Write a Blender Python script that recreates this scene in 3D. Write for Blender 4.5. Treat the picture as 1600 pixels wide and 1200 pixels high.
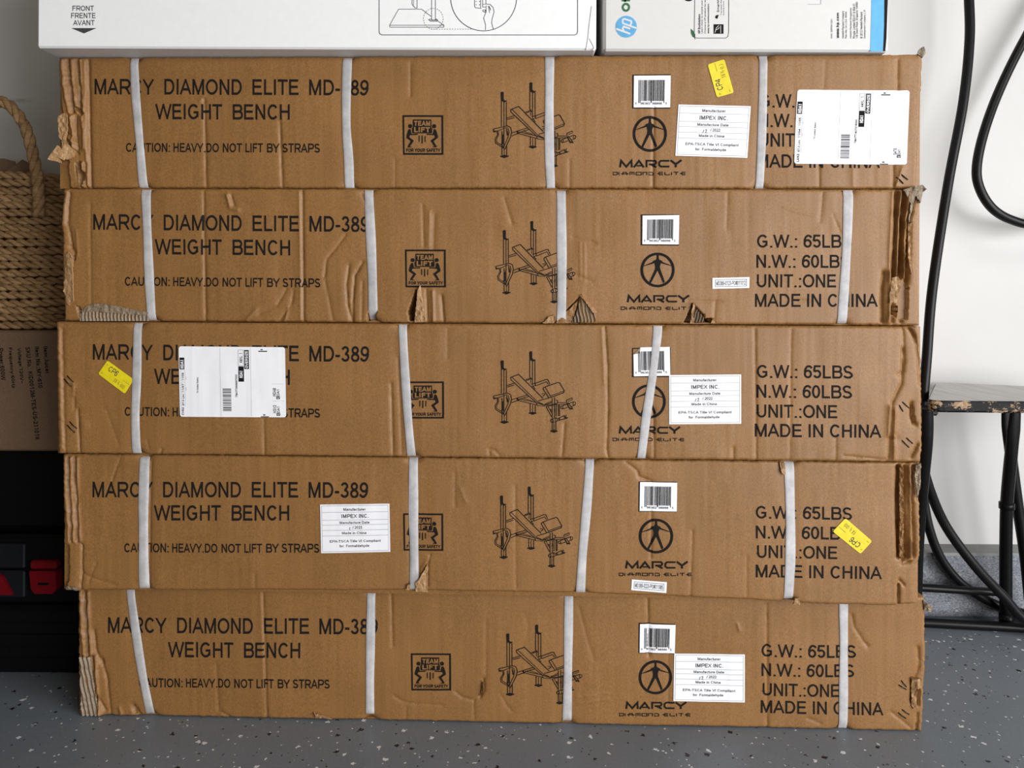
import bpy, math, random
import numpy as np
from mathutils import Vector, Matrix
from mathutils.geometry import tessellate_polygon

for o in list(bpy.data.objects):
    bpy.data.objects.remove(o)
S = bpy.context.scene
COL = S.collection

# ------------------------------------------------------------------ camera
F, HZ, CH = 1208.0, 450.0, 0.640           # focal length in px (1600 wide), horizon row, camera height in m
ROLL = math.radians(0.25)
cd = bpy.data.cameras.new('camera')
cam = bpy.data.objects.new('camera', cd)
COL.objects.link(cam)
cd.sensor_width = 36.0
cd.lens = 36.0 * F / 1600.0
cd.shift_y = -(600.0 - HZ) / 1600.0
cd.clip_start = 0.02
CM = Matrix.Rotation(math.pi / 2, 4, 'X') @ Matrix.Rotation(ROLL, 4, 'Z')
cam.matrix_world = Matrix.Translation((0, 0, CH)) @ CM
S.camera = cam

# ------------------------------------------------------------------ world, daylight, exposure
w = bpy.data.worlds.new('world')
S.world = w
w.use_nodes = True
bg = w.node_tree.nodes['Background']
bg.inputs[0].default_value = (1.0, 0.80, 0.56, 1)
bg.inputs[1].default_value = 0.115


def area(name, loc, target, sx, sy, power, color):
    l = bpy.data.lights.new(name, 'AREA')
    l.shape = 'RECTANGLE'
    l.size, l.size_y, l.energy, l.color = sx, sy, power, color
    o = bpy.data.objects.new(name, l)
    o.location = loc
    o.rotation_euler = (Vector(target) - Vector(loc)).to_track_quat('-Z', 'Y').to_euler()
    COL.objects.link(o)
    return o


# the open garage door behind and to the right of the camera
area('garage_door_daylight', (3.00, -1.60, 1.00), (0.2, 1.2, 0.45), 3.2, 2.0, 205, (0.985, 0.99, 1.0))
area('low_front_fill', (1.7, -2.0, 0.45), (0.75, 1.5, 0.35), 2.8, 0.8, 34, (1.0, 0.99, 0.98))  # added low frontal fill, brightens the curb and the wall below the seat
area('overhead_lamp', (0.9, 0.1, 2.45), (0.7, 1.2, 0.4), 1.0, 0.5, 9, (1.0, 0.97, 0.92))

S.view_settings.view_transform = 'Standard'
S.view_settings.look = 'None'
S.view_settings.exposure = 0.0
S.view_settings.gamma = 1.0
S.view_settings.use_curve_mapping = False


# ------------------------------------------------------------------ pixel <-> place helpers
def ray(px, py):
    return CM.to_3x3() @ Vector(((px - 800) / F, (HZ - py) / F, -1.0))


def pt(px, py, Y):
    d = ray(px, py)
    t = Y / d.y
    return Vector((d.x * t, Y, CH + d.z * t))


def pz(px, py, Z):
    d = ray(px, py)
    t = (Z - CH) / d.z
    return Vector((d.x * t, d.y * t, Z))


# ------------------------------------------------------------------ materials
def nm(name):
    m = bpy.data.materials.new(name)
    m.use_nodes = True
    nt = m.node_tree
    b = nt.nodes['Principled BSDF']
    return m, nt, b


def N(nt, t, **kw):
    n = nt.nodes.new(t)
    for k, v in kw.items():
        setattr(n, k, v)
    return n


def coords(nt, scale=(1, 1, 1), kind='Object', rot=(0, 0, 0)):
    tc = N(nt, 'ShaderNodeTexCoord')
    mp = N(nt, 'ShaderNodeMapping')
    mp.inputs['Scale'].default_value = scale
    mp.inputs['Rotation'].default_value = rot
    nt.links.new(tc.outputs[kind], mp.inputs[0])
    return mp.outputs[0]


def noise(nt, vec, scale, detail=3, rough=0.6):
    n = N(nt, 'ShaderNodeTexNoise')
    n.inputs['Scale'].default_value = scale
    n.inputs['Detail'].default_value = detail
    n.inputs['Roughness'].default_value = rough
    nt.links.new(vec, n.inputs['Vector'])
    return n.outputs[0]


def ramp(nt, fac, stops):
    r = N(nt, 'ShaderNodeValToRGB')
    e = r.color_ramp.elements
    while len(e) < len(stops):
        e.new(0.5)
    for el, (p, c) in zip(e, stops):
        el.position = p
        el.color = (c[0], c[1], c[2], 1) if not isinstance(c, (int, float)) else (c, c, c, 1)
    nt.links.new(fac, r.inputs[0])
    return r.outputs[0]


def mixc(nt, fac, a, b, mode='MIX'):
    m = N(nt, 'ShaderNodeMix', data_type='RGBA', blend_type=mode)
    for s, v in ((m.inputs[0], fac), (m.inputs[6], a), (m.inputs[7], b)):
        if hasattr(v, 'is_output') or hasattr(v, 'links'):
            nt.links.new(v, s)
        elif isinstance(v, (int, float)):
            s.default_value = v
        else:
            s.default_value = (*v[:3], 1)
    return m.outputs[2]


def bump(nt, b, h, strength, dist=0.001):
    n = N(nt, 'ShaderNodeBump')
    n.inputs['Strength'].default_value = strength
    n.inputs['Distance'].default_value = dist
    nt.links.new(h, n.inputs['Height'])
    nt.links.new(n.outputs[0], b.inputs['Normal'])


def plain(name, c, rough=0.6, metal=0.0, spec=0.5, var=0.08):
    m, nt, b = nm(name)
    v = coords(nt)
    n = noise(nt, v, 90, 3)
    f = ramp(nt, n, [(0.3, tuple(x * (1 - var) for x in c)), (0.7, tuple(min(1, x * (1 + var)) for x in c))])
    nt.links.new(f, b.inputs['Base Color'])
    b.inputs['Roughness'].default_value = rough
    b.inputs['Metallic'].default_value = metal
    b.inputs['Specular IOR Level'].default_value = spec
    return m


def kraft(name, c, wear=1.0):
    m, nt, b = nm(name)
    v = coords(nt)
    big = noise(nt, v, 7, 4, 0.6)
    col = ramp(nt, big, [(0.25, tuple(x * 0.88 for x in c)), (0.75, tuple(x * 1.1 for x in c))])
    fine = noise(nt, v, 620, 2, 0.7)
    col = mixc(nt, 0.75, col, ramp(nt, fine, [(0.3, 0.33), (0.72, 0.70)]), 'OVERLAY')
    vs = coords(nt, (210, 30, 3))
    fl = noise(nt, vs, 1.0, 2, 0.5)
    col = mixc(nt, 0.07 * wear, col, ramp(nt, fl, [(0.3, 0.25), (0.7, 0.75)]), 'OVERLAY')
    # pale rubs of wear
    vw = coords(nt, (9, 9, 26))
    rb = ramp(nt, noise(nt, vw, 2.4, 6, 0.75), [(0.66, 0), (0.80, 1)])
    rbm = N(nt, 'ShaderNodeMath', operation='MULTIPLY')
    nt.links.new(rb, rbm.inputs[0])
    rbm.inputs[1].default_value = 0.18 * wear
    col = mixc(nt, rbm.outputs[0], col, (0.40, 0.27, 0.15))
    nt.links.new(col, b.inputs['Base Color'])
    b.inputs['Roughness'].default_value = 0.52
    b.inputs['Specular IOR Level'].default_value = 0.48
    bump(nt, b, fl, 0.12, 0.0008)
    return m


KRAFT = kraft('kraft_cardboard', (0.240, 0.115, 0.033))
KRAFT_PALE = kraft('pale_torn_cardboard', (0.37, 0.215, 0.098))
KRAFT_GREY = kraft('grey_torn_cardboard', (0.215, 0.160, 0.105))
KRAFT_JUICER = kraft('dull_brown_cardboard', (0.17, 0.105, 0.062), 0.5)
INK = plain('black_ink', (0.012, 0.010, 0.009), 0.8, spec=0.12)
INK_GREY = plain('grey_ink', (0.05, 0.05, 0.055), 0.7, spec=0.3)
INK_PALE = plain('pale_grey_ink', (0.36, 0.37, 0.39), 0.7, spec=0.3)
PAPER = plain('white_label_paper', (0.84, 0.848, 0.885), 0.6, spec=0.3, var=0.012)
YELLOW = plain('yellow_sticker_paper', (0.74, 0.60, 0.008), 0.5)
WHITECARD = plain('white_coated_cardboard', (0.80, 0.805, 0.81), 0.6, spec=0.3, var=0.015)
HPCARD = plain('white_printer_cardboard', (0.62, 0.615, 0.605), 0.6, var=0.015)
BLUE = plain('light_blue_ink', (0.075, 0.36, 0.72), 0.5)
BLUE2 = plain('blue_logo_ink', (0.09, 0.35, 0.62), 0.5)
GREEN = plain('dark_green_ink', (0.02, 0.12, 0.035), 0.6)
BLACKMETAL = plain('black_painted_metal', (0.006, 0.006, 0.0065), 0.34, spec=0.16)
RUBBER = plain('black_rubber', (0.006, 0.006, 0.0065), 0.36, spec=0.18)
STEEL = plain('dark_staple_wire', (0.02, 0.018, 0.016), 0.4, 0.6)
BLACKPLASTIC = plain('black_plastic', (0.0025, 0.0027, 0.0034), 0.5, spec=0.12)
NAVYPLASTIC = plain('dark_grey_plastic', (0.0065, 0.0075, 0.010), 0.45, spec=0.22)
REDPLASTIC = plain('red_plastic', (0.125, 0.0025, 0.006), 0.5, spec=0.12)


def strap_mat():
    m, nt, b = nm('white_woven_strap')
    v = coords(nt, (1, 1, 1))
    wv = N(nt, 'ShaderNodeTexWave', wave_type='BANDS', bands_direction='DIAGONAL')
    wv.inputs['Scale'].default_value = 330
    wv.inputs['Distortion'].default_value = 1.0
    nt.links.new(v, wv.inputs['Vector'])
    n = noise(nt, v, 45, 4, 0.7)
    c = ramp(nt, n, [(0.3, (0.43, 0.42, 0.43)), (0.75, (0.68, 0.66, 0.675))])
    c = mixc(nt, 0.16, c, wv.outputs[0], 'OVERLAY')
    nt.links.new(c, b.inputs['Base Color'])
    b.inputs['Roughness'].default_value = 0.36
    bump(nt, b, wv.outputs[0], 0.5, 0.0006)
    tr = N(nt, 'ShaderNodeBsdfTransparent')
    mx = N(nt, 'ShaderNodeMixShader')
    mx.inputs[0].default_value = 0.12
    out = nt.nodes['Material Output']
    nt.links.new(b.outputs[0], mx.inputs[1])
    nt.links.new(tr.outputs[0], mx.inputs[2])
    nt.links.new(mx.outputs[0], out.inputs[0])
    return m


STRAP = strap_mat()


def floor_mat():
    m, nt, b = nm('grey_flake_epoxy')
    v = coords(nt)
    base = ramp(nt, noise(nt, v, 3.5, 5, 0.6), [(0.3, (0.150, 0.175, 0.203)), (0.7, (0.186, 0.214, 0.245))])
    base = mixc(nt, 0.25, base, noise(nt, v, 260, 3, 0.8), 'OVERLAY')
    for sc, thr, pw, pb, off in ((88, 0.30, 0.13, 0.14, 0.0), (190, 0.30, 0.10, 0.06, 3.7)):
        tc = coords(nt, (1, 1, 1), rot=(0, 0, 0.4 + off))
        dn = N(nt, 'ShaderNodeTexNoise')
        dn.inputs['Scale'].default_value = sc * 2.2
        nt.links.new(tc, dn.inputs['Vector'])
        dv = N(nt, 'ShaderNodeMix', data_type='VECTOR')
        dv.inputs[0].default_value = 0.008 if sc < 100 else 0.003
        nt.links.new(tc, dv.inputs[4])
        nt.links.new(dn.outputs[1], dv.inputs[5])
        vo = N(nt, 'ShaderNodeTexVoronoi')
        vo.inputs['Scale'].default_value = sc
        vo.inputs['Randomness'].default_value = 1.0
        vo.distance = 'CHEBYCHEV'
        nt.links.new(dv.outputs[1], vo.inputs['Vector'])
        sep = N(nt, 'ShaderNodeSeparateColor')
        nt.links.new(vo.outputs['Color'], sep.inputs[0])
        # size varies from flake to flake
        sz = N(nt, 'ShaderNodeMath', operation='MULTIPLY')
        nt.links.new(sep.outputs[1], sz.inputs[0])
        sz.inputs[1].default_value = thr
        ins = N(nt, 'ShaderNodeMath', operation='LESS_THAN')
        nt.links.new(vo.outputs['Distance'], ins.inputs[0])
        nt.links.new(sz.outputs[0], ins.inputs[1])
        for op, lim, c in (('LESS_THAN', pw, (0.72, 0.73, 0.74)), ('GREATER_THAN', 1 - pb, (0.012, 0.012, 0.014))):
            k = N(nt, 'ShaderNodeMath', operation=op)
            nt.links.new(sep.outputs[0], k.inputs[0])
            k.inputs[1].default_value = lim
            a = N(nt, 'ShaderNodeMath', operation='MULTIPLY')
            nt.links.new(k.outputs[0], a.inputs[0])
            nt.links.new(ins.outputs[0], a.inputs[1])
            base = mixc(nt, a.outputs[0], base, c)
    nt.links.new(base, b.inputs['Base Color'])
    b.inputs['Roughness'].default_value = 0.42
    b.inputs['Specular IOR Level'].default_value = 0.4
    bump(nt, b, noise(nt, v, 25, 4), 0.12, 0.002)
    return m


def wall_mat():
    m, nt, b = nm('white_wall_paint')
    v = coords(nt)
    base = ramp(nt, noise(nt, v, 4, 4), [(0.3, (0.515, 0.51, 0.50)), (0.7, (0.55, 0.545, 0.535))])
    vs = coords(nt, (1.0, 1.0, 0.5), rot=(0.2, 0.5, 0.1))
    sc = ramp(nt, noise(nt, vs, 34, 8, 0.75), [(0.675, 0), (0.74, 1)])
    k = N(nt, 'ShaderNodeMath', operation='MULTIPLY')
    nt.links.new(sc, k.inputs[0])
    k.inputs[1].default_value = 0.28
    base = mixc(nt, k.outputs[0], base, (0.33, 0.32, 0.31))
    # a dark rub mark behind the basket
    tc = N(nt, 'ShaderNodeTexCoord')
    mp = N(nt, 'ShaderNodeMapping')
    P = pt(32, 157, 1.559)
    mp.inputs['Location'].default_value = (-P.x / 0.034, 0, -P.z / 0.006)
    mp.inputs['Scale'].default_value = (1 / 0.034, 0.0, 1 / 0.006)
    nt.links.new(tc.outputs['Object'], mp.inputs[0])
    ln = N(nt, 'ShaderNodeVectorMath', operation='LENGTH')
    nt.links.new(mp.outputs[0], ln.inputs[0])
    mk = ramp(nt, ln.outputs['Value'], [(0.15, 0.75), (1.0, 0.0)])
    mk = mixc(nt, 1.0, mk, ramp(nt, noise(nt, v, 120, 4), [(0.35, 0.15), (0.65, 1)]), 'MULTIPLY')
    base = mixc(nt, mk, base, (0.24, 0.235, 0.22))
    nt.links.new(base, b.inputs['Base Color'])
    b.inputs['Roughness'].default_value = 0.6
    bump(nt, b, noise(nt, v, 160, 3), 0.10, 0.001)
    return m


def curb_mat():
    m, nt, b = nm('grey_painted_concrete')
    v = coords(nt)
    vs = coords(nt, (1.0, 1.0, 1.6))
    n1 = noise(nt, vs, 240, 5, 0.85)
    base = ramp(nt, n1, [(0.33, (0.10, 0.11, 0.135)), (0.50, (0.36, 0.385, 0.44)), (0.70, (0.78, 0.80, 0.85))])
    vo = N(nt, 'ShaderNodeTexVoronoi')
    vo.inputs['Scale'].default_value = 70
    nt.links.new(v, vo.inputs['Vector'])
    sep = N(nt, 'ShaderNodeSeparateColor')
    nt.links.new(vo.outputs['Color'], sep.inputs[0])
    a = N(nt, 'ShaderNodeMath', operation='LESS_THAN')
    nt.links.new(vo.outputs['Distance'], a.inputs[0])
    a.inputs[1].default_value = 0.16
    c = N(nt, 'ShaderNodeMath', operation='LESS_THAN')
    nt.links.new(sep.outputs[0], c.inputs[0])
    c.inputs[1].default_value = 0.10
    d = N(nt, 'ShaderNodeMath', operation='MULTIPLY')
    nt.links.new(a.outputs[0], d.inputs[0])
    nt.links.new(c.outputs[0], d.inputs[1])
    base = mixc(nt, d.outputs[0], base, (0.75, 0.75, 0.75))
    nt.links.new(base, b.inputs['Base Color'])
    b.inputs['Roughness'].default_value = 0.45
    bump(nt, b, n1, 0.9, 0.006)
    return m


def rope_mat():
    m, nt, b = nm('dry_seagrass_rope')
    v = coords(nt)
    c = ramp(nt, noise(nt, v, 38, 5, 0.7), [(0.25, (0.19, 0.108, 0.045)), (0.55, (0.34, 0.205, 0.095)), (0.8, (0.52, 0.35, 0.185))])
    vs = coords(nt, (60, 60, 420))
    fb = noise(nt, vs, 1.0, 3, 0.6)
    c = mixc(nt, 0.7, c, ramp(nt, fb, [(0.25, 0.2), (0.75, 0.72)]), 'OVERLAY')
    nt.links.new(c, b.inputs['Base Color'])
    b.inputs['Roughness'].default_value = 0.85
    b.inputs['Specular IOR Level'].default_value = 0.2
    bump(nt, b, fb, 0.5, 0.001)
    return m


def seat_top_mat():
    m, nt, b = nm('grey_woodgrain_laminate')
    v = coords(nt, (120, 5, 5), rot=(0, 0, math.radians(58)))
    c = ramp(nt, noise(nt, v, 1.6, 5, 0.6), [(0.3, (0.30, 0.295, 0.29)), (0.7, (0.56, 0.55, 0.54))])
    nt.links.new(c, b.inputs['Base Color'])
    b.inputs['Roughness'].default_value = 0.38
    return m


def seat_edge_mat():
    m, nt, b = nm('chipped_black_edge')
    v = coords(nt, (1, 1, 2.2))
    n = noise(nt, v, 26, 6, 0.75)
    chip = noise(nt, coords(nt), 260, 4, 0.7)
    br = ramp(nt, chip, [(0.3, (0.20, 0.125, 0.07)), (0.7, (0.50, 0.36, 0.23))])
    k = ramp(nt, n, [(0.535, 0), (0.56, 1)])
    c = mixc(nt, k, (0.005, 0.005, 0.006), br)
    nt.links.new(c, b.inputs['Base Color'])
    b.inputs['Roughness'].default_value = 0.5
    b.inputs['Specular IOR Level'].default_value = 0.15
    bump(nt, b, n, 0.5, 0.003)
    return m


FLOOR, WALL, CURB, ROPE = floor_mat(), wall_mat(), curb_mat(), rope_mat()
LEDGE = plain('grey_ledge_paint', (0.22, 0.225, 0.225), 0.5)
SEATTOP, SEATEDGE = seat_top_mat(), seat_edge_mat()


# ------------------------------------------------------------------ object helpers
def link(name, me, parent=None):
    o = bpy.data.objects.new(name, me)
    COL.objects.link(o)
    if parent is not None:
        o.parent = parent
    return o


def mesh(name, V, FA, mats, fm=None, smooth=None, parent=None):
    me = bpy.data.meshes.new(name)
    me.from_pydata([tuple(v) for v in V], [], FA)
    for m in mats if isinstance(mats, (list, tuple)) else [mats]:
        me.materials.append(m)
    if fm is not None:
        me.polygons.foreach_set('material_index', np.asarray(fm, dtype=np.int32))
    if smooth is not None:
        if isinstance(smooth, bool):
            smooth = [smooth] * len(FA)
        me.polygons.foreach_set('use_smooth', np.asarray(smooth, dtype=bool))
    me.update()
    return link(name, me, parent)


def tag(o, label=None, cat=None, group=None, kind=None):
    if label:
        o['label'] = label
    if cat:
        o['category'] = cat
    if group:
        o['group'] = group
    if kind:
        o['kind'] = kind
    return o


class MB:
    """collects shapes of one mesh"""
    def __init__(s):
        s.V, s.F, s.M, s.S = [], [], [], []

    def add(s, V, FA, m=0, smooth=False):
        n = len(s.V)
        s.V += [tuple(v) for v in V]
        for f in FA:
            s.F.append(tuple(i + n for i in f))
            s.M.append(m)
            s.S.append(smooth)

    def box(s, a, b, m=0, bev=0.0):
        x0, y0, z0 = a
        x1, y1, z1 = b
        e = bev
        if e <= 0:
            V = [(x, y, z) for x in (x0, x1) for y in (y0, y1) for z in (z0, z1)]
            s.add(V, [(0, 1, 3, 2), (4, 6, 7, 5), (0, 4, 5, 1), (2, 3, 7, 6), (0, 2, 6, 4), (1, 5, 7, 3)], m)
            return
        # chamfered box
        V, idx = [], {}
        for ix, x in enumerate((x0, x1)):
            for iy, y in enumerate((y0, y1)):
                for iz, z in enumerate((z0, z1)):
                    sx, sy, sz = (1 if ix == 0 else -1), (1 if iy == 0 else -1), (1 if iz == 0 else -1)
                    idx[ix, iy, iz] = len(V)
                    V += [(x, y + sy * e, z + sz * e), (x + sx * e, y, z + sz * e), (x + sx * e, y + sy * e, z)]
        FA = []
        for ix in (0, 1):
            q = [idx[ix, a_, b_] for a_, b_ in ((0, 0), (0, 1), (1, 1), (1, 0))]
            FA.append(tuple(q if ix == 0 else q[::-1]))
            q = [idx[a_, ix, b_] + 1 for a_, b_ in ((0, 0), (1, 0), (1, 1), (0, 1))]
            FA.append(tuple(q if ix == 0 else q[::-1]))
            q = [idx[a_, b_, ix] + 2 for a_, b_ in ((0, 0), (0, 1), (1, 1), (1, 0))]
            FA.append(tuple(q if ix == 0 else q[::-1]))
        for iy in (0, 1):
            for iz in (0, 1):
                a_, b_ = idx[0, iy, iz], idx[1, iy, iz]
                f = (a_ + 1, b_ + 1, b_ + 2, a_ + 2)
                FA.append(f if (iy + iz) % 2 else f[::-1])
        for ix in (0, 1):
            for iz in (0, 1):
                a_, b_ = idx[ix, 0, iz], idx[ix, 1, iz]
                f = (a_, a_ + 2, b_ + 2, b_)
                FA.append(f if (ix + iz) % 2 else f[::-1])
        for ix in (0, 1):
            for iy in (0, 1):
                a_, b_ = idx[ix, iy, 0], idx[ix, iy, 1]
                f = (a_, b_, b_ + 1, a_ + 1)
                FA.append(f if (ix + iy) % 2 else f[::-1])
        for (ix, iy, iz), a_ in idx.items():
            f = (a_, a_ + 1, a_ + 2)
            FA.append(f if (ix + iy + iz) % 2 == 0 else f[::-1])
        s.add(V, FA, m)

    def tube(s, P, r, n=12, m=0, flat=None):
        """tube along points; r a number or list; flat: list of (scale_a, scale_b)"""
        P = [Vector(p) for p in P]
        k = len(P)
        R = r if isinstance(r, (list, tuple)) else [r] * k
        T = [(P[min(i + 1, k - 1)] - P[max(i - 1, 0)]).normalized() for i in range(k)]
        up = Vector((0, 1, 0)) if abs(T[0].y) < 0.9 else Vector((1, 0, 0))
        a = (up - T[0] * up.dot(T[0])).normalized()
        V = []
        for i in range(k):
            a = (a - T[i] * a.dot(T[i])).normalized()
            b = T[i].cross(a)
            fa, fb = flat[i] if flat else (1, 1)
            for j in range(n):
                t = 2 * math.pi * j / n
                V.append(P[i] + a * (math.cos(t) * R[i] * fa) + b * (math.sin(t) * R[i] * fb))
        FA = []
        for i in range(k - 1):
            for j in range(n):
                j2 = (j + 1) % n
                FA.append((i * n + j, i * n + j2, (i + 1) * n + j2, (i + 1) * n + j))
        base = len(s.V)
        s.add(V, FA, m, True)
        s.F.append(tuple(base + j for j in range(n))[::-1]); s.M.append(m); s.S.append(False)
        s.F.append(tuple(base + (k - 1) * n + j for j in range(n))); s.M.append(m); s.S.append(False)

    def build(s, name, mats, parent=None):
        return mesh(name, s.V, s.F, mats, s.M, s.S, parent)


def spline(P, sub=8):
    P = [Vector(p) for p in P]
    out = []
    for i in range(len(P) - 1):
        p0, p1, p2, p3 = P[max(i - 1, 0)], P[i], P[i + 1], P[min(i + 2, len(P) - 1)]
        for j in range(sub):
            t = j / sub
            out.append(0.5 * ((2 * p1) + (p2 - p0) * t + (2 * p0 - 5 * p1 + 4 * p2 - p3) * t * t + (3 * p1 - p0 - 3 * p2 + p3) * t ** 3))
    out.append(P[-1])
    return out


# ------------------------------------------------------------------ room
YW, YC, ZC = 1.559, 1.510, 0.1275
mb = MB(); mb.box((-3.2, -3.2, -0.05), (3.2, YW, 0.0)); tag(mb.build('floor', FLOOR), kind='structure')
mb = MB(); mb.box((-3.2, YW, -0.05), (3.2, YW + 0.12, 2.6)); tag(mb.build('wall_back', WALL), kind='structure')
mb = MB(); mb.box((-3.2, YC, 0.0), (3.2, YW, ZC - 0.004), 0, 0.003)
mb.box((-3.2, YC - 0.003, ZC - 0.006), (3.2, YW, ZC), 1)
tag(mb.build('baseboard_back', [CURB, LEDGE]), kind='structure')

# ------------------------------------------------------------------ flat art (print), in picture-plane units
_font = {}


# ---- a plain grotesque alphabet drawn in strokes (cap height 1, v down)
def arc(cx, cy, rx, ry, a0, a1, n=14):
    return [(cx + rx * math.cos(math.radians(a0 + (a1 - a0) * i / n)), cy + ry * math.sin(math.radians(a0 + (a1 - a0) * i / n))) for i in range(n + 1)]


def glyphs(h):
    """h: half stroke; returns {char: (advance, [polylines])}"""
    t, b, md = h, 1 - h, 0.5
    G = {}
    L = 0.10 + h

    def bowl(x0, x1, y0, y1):                # D-shaped bowl open to the left
        r = (y1 - y0) / 2
        k = min(r, x1 - x0)
        return [(x0, y0)] + arc(x1 - k, y0 + r, k, r, -90, 90, 16) + [(x0, y1)]
    G['A'] = (.93, [[(.055, 1), (.465, t * .3), (.875, 1)], [(.21, .665), (.72, .665)]])
    G['B'] = (.93, [[(L, 0), (L, 1)], bowl(L, .80, t, .48), bowl(L, .85, .48, b)])
    G['C'] = (1.0, [arc(.53, .5, .43 - h + .0, .5 - h, -38, -322, 30)])
    G['D'] = (1.0, [[(L, 0), (L, 1)], [(L, t), (.45, t)] + arc(.48, .5, .45 - h, .5 - h, -90, 90, 20) + [(L, b)]])
    G['E'] = (.93, [[(L, 0), (L, 1)], [(L, t), (.83, t)], [(L, .48), (.79, .48)], [(L, b), (.86, b)]])
    G['F'] = (.85, [[(L, 0), (L, 1)], [(L, t), (.80, t)], [(L, .49), (.72, .49)]])
    G['G'] = (1.08, [arc(.54, .5, .46 - h, .5 - h, -40, -335, 30)[:-1] + [(.945 - h, .80), (.945 - h, .54), (.55, .54)]])
    G['H'] = (1.0, [[(L, 0), (L, 1)], [(.90 - h, 0), (.90 - h, 1)], [(L, .48), (.90 - h, .48)]])
    G['I'] = (.39, [[(.195, 0), (.195, 1)]])
    G['L'] = (.78, [[(L, 0), (L, b), (.75, b)]])
    G['M'] = (1.16, [[(L, 1), (L, .0)], [(1.06 - h, 1), (1.06 - h, 0)], [(L + .02, t * .4), (.58, 1 - h * .6), (1.04 - h, t * .4)]])
    G['N'] = (1.0, [[(L, 1), (L, 0)], [(.90 - h, 0), (.90 - h, 1)], [(L + .01, t * .3), (.89 - h, 1 - t * .3)]])
    G['O'] = (1.08, [arc(.54, .5, .49 - h, .5 - h, 0, 360, 40)])
    G['P'] = (.93, [[(L, 0), (L, 1)], bowl(L, .86, t, .56)])
    G['R'] = (1.0, [[(L, 0), (L, 1)], bowl(L, .88, t, .54), [(.52, .54), (.68, .66), (.90, 1)]])
    G['S'] = (.93, [arc(.465, .275, .36 - h, .275 - h, -18, -180, 12) + [(.17, .40), (.30, .475), (.62, .54), (.76, .60)][1:3] + arc(.465, .735, .40 - h, .265 - h, -25, 165, 16)])
    G['T'] = (.85, [[(.03, t), (.82, t)], [(.425, t), (.425, 1)]])
    G['U'] = (1.0, [[(L, 0), (L, .62)] + arc(.50, .62, .40 - h, .38 - h, 180, 0, 18) + [(.90 - h, 0)]])
    G['V'] = (.93, [[(.05, 0), (.465, 1 - h * .4), (.88, 0)]])
    G['W'] = (1.32, [[(.05, 0), (.345, 1 - h * .3), (.66, h * .3), (.975, 1 - h * .3), (1.27, 0)]])
    G['X'] = (.93, [[(.06, 0), (.87, 1)], [(.87, 0), (.06, 1)]])
    G['Y'] = (.93, [[(.05, 0), (.465, .58), (.88, 0)], [(.465, .56), (.465, 1)]])
    G['Z'] = (.85, [[(.07, t), (.77, t), (.06, b), (.80, b)]])
    G['0'] = (.78, [arc(.39, .5, .335 - h, .5 - h, 0, 360, 34)])
    G['1'] = (.78, [[(.20, .25), (.40, .10), (.47, 0)], [(.47, 0), (.47, 1)]])
    G['2'] = (.78, [arc(.39, .29, .33 - h, .29 - h, 185, 380, 14) + [(.60, .52), (.14, b), (.73, b)]])
    G['3'] = (.78, [arc(.38, .26, .29 - h, .26 - h, 190, 440, 18), arc(.38, .715, .33 - h, .285 - h, -95, 165, 18)])
    G['4'] = (.78, [[(.56, 1), (.56, h), (.05, .70), (.74, .70)]])
    G['5'] = (.78, [[(.68, t), (.20, t), (.125, .50)], arc(.385, .67, .335 - h, .33 - h, -140, 155, 20)])
    G['6'] = (.78, [arc(.395, .67, .335 - h, .33 - h, 0, 360, 26), arc(.47, .55, .41 - h, .55 - h, 182, 318, 16)])
    G['7'] = (.78, [[(.06, t), (.70, t), (.45, .45), (.30, 1)]])
    G['K'] = (.93, [[(L, 0), (L, 1)], [(.84, 0), (L, .64)], [(.38, .42), (.88, 1)]])
    G['J'] = (.70, [[(.60 - h, 0), (.60 - h, .68)] + arc(.33, .70, .27 - h, .30 - h, 0, 170, 12)])
    G['Q'] = (1.08, [arc(.54, .5, .49 - h, .5 - h, 0, 360, 40), [(.62, .75), (.98, 1)]])
    G['8'] = (.78, [arc(.39, .27, .29 - h, .27 - h, 0, 360, 24), arc(.39, .73, .335 - h, .27 - h * .7, 0, 360, 26)])
    G['9'] = (.78, [arc(.385, .33, .335 - h, .33 - h, 0, 360, 26), arc(.31, .45, .41 - h, .55 - h, 2, 138, 16)])
    G['.'] = (.39, [[(.195, 1 - .145), (.195, 1)]])
    G[':'] = (.39, [[(.195, 1 - .145), (.195, 1)], [(.195, .28), (.195, .425)]])
    G['-'] = (.46, [[(.05, .635), (.41, .635)]])
    G['#'] = (.78, [[(.22, 1), (.36, 0)], [(.47, 1), (.61, 0)], [(.05, .32), (.75, .32)], [(.03, .68), (.73, .68)]])
    G['/'] = (.39, [[(.02, 1), (.37, 0)]])
    G[' '] = (.39, [])
    X, R_ = .28, .36 - h                    # x-height line and bowl radius
    m_, lx = .64, .085 + h
    G['a'] = (.78, [[(.12, .46)] + arc(.38, .50, .26 - h * .6, .22 - h, 195, 350, 10) + [(.64 - h * .5, 1)], [(.63, .62), (.30, .66)] + arc(.29, .81, .20 - h * .5, .17 - h * .3, 270, 90, 10) + [(.45, .96), (.63, .80)]])
    G['b'] = (.78, [[(lx, 0), (lx, 1)], arc(.40, m_, .33 - h, R_, 0, 360, 26)])
    G['c'] = (.70, [arc(.39, m_, .34 - h, R_, -40, -320, 22)])
    G['d'] = (.78, [[(.70 - h, 0), (.70 - h, 1)], arc(.38, m_, .33 - h, R_, 0, 360, 26)])
    G['e'] = (.78, [[(.09, .63), (.70 - h, .63)] + arc(.39, m_, .34 - h, R_, -2, -318, 26)])
    G['f'] = (.39, [[(.42, h), (.30, h), (.22, .12), (.22, 1)], [(.03, X + h), (.40, X + h)]])
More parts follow.
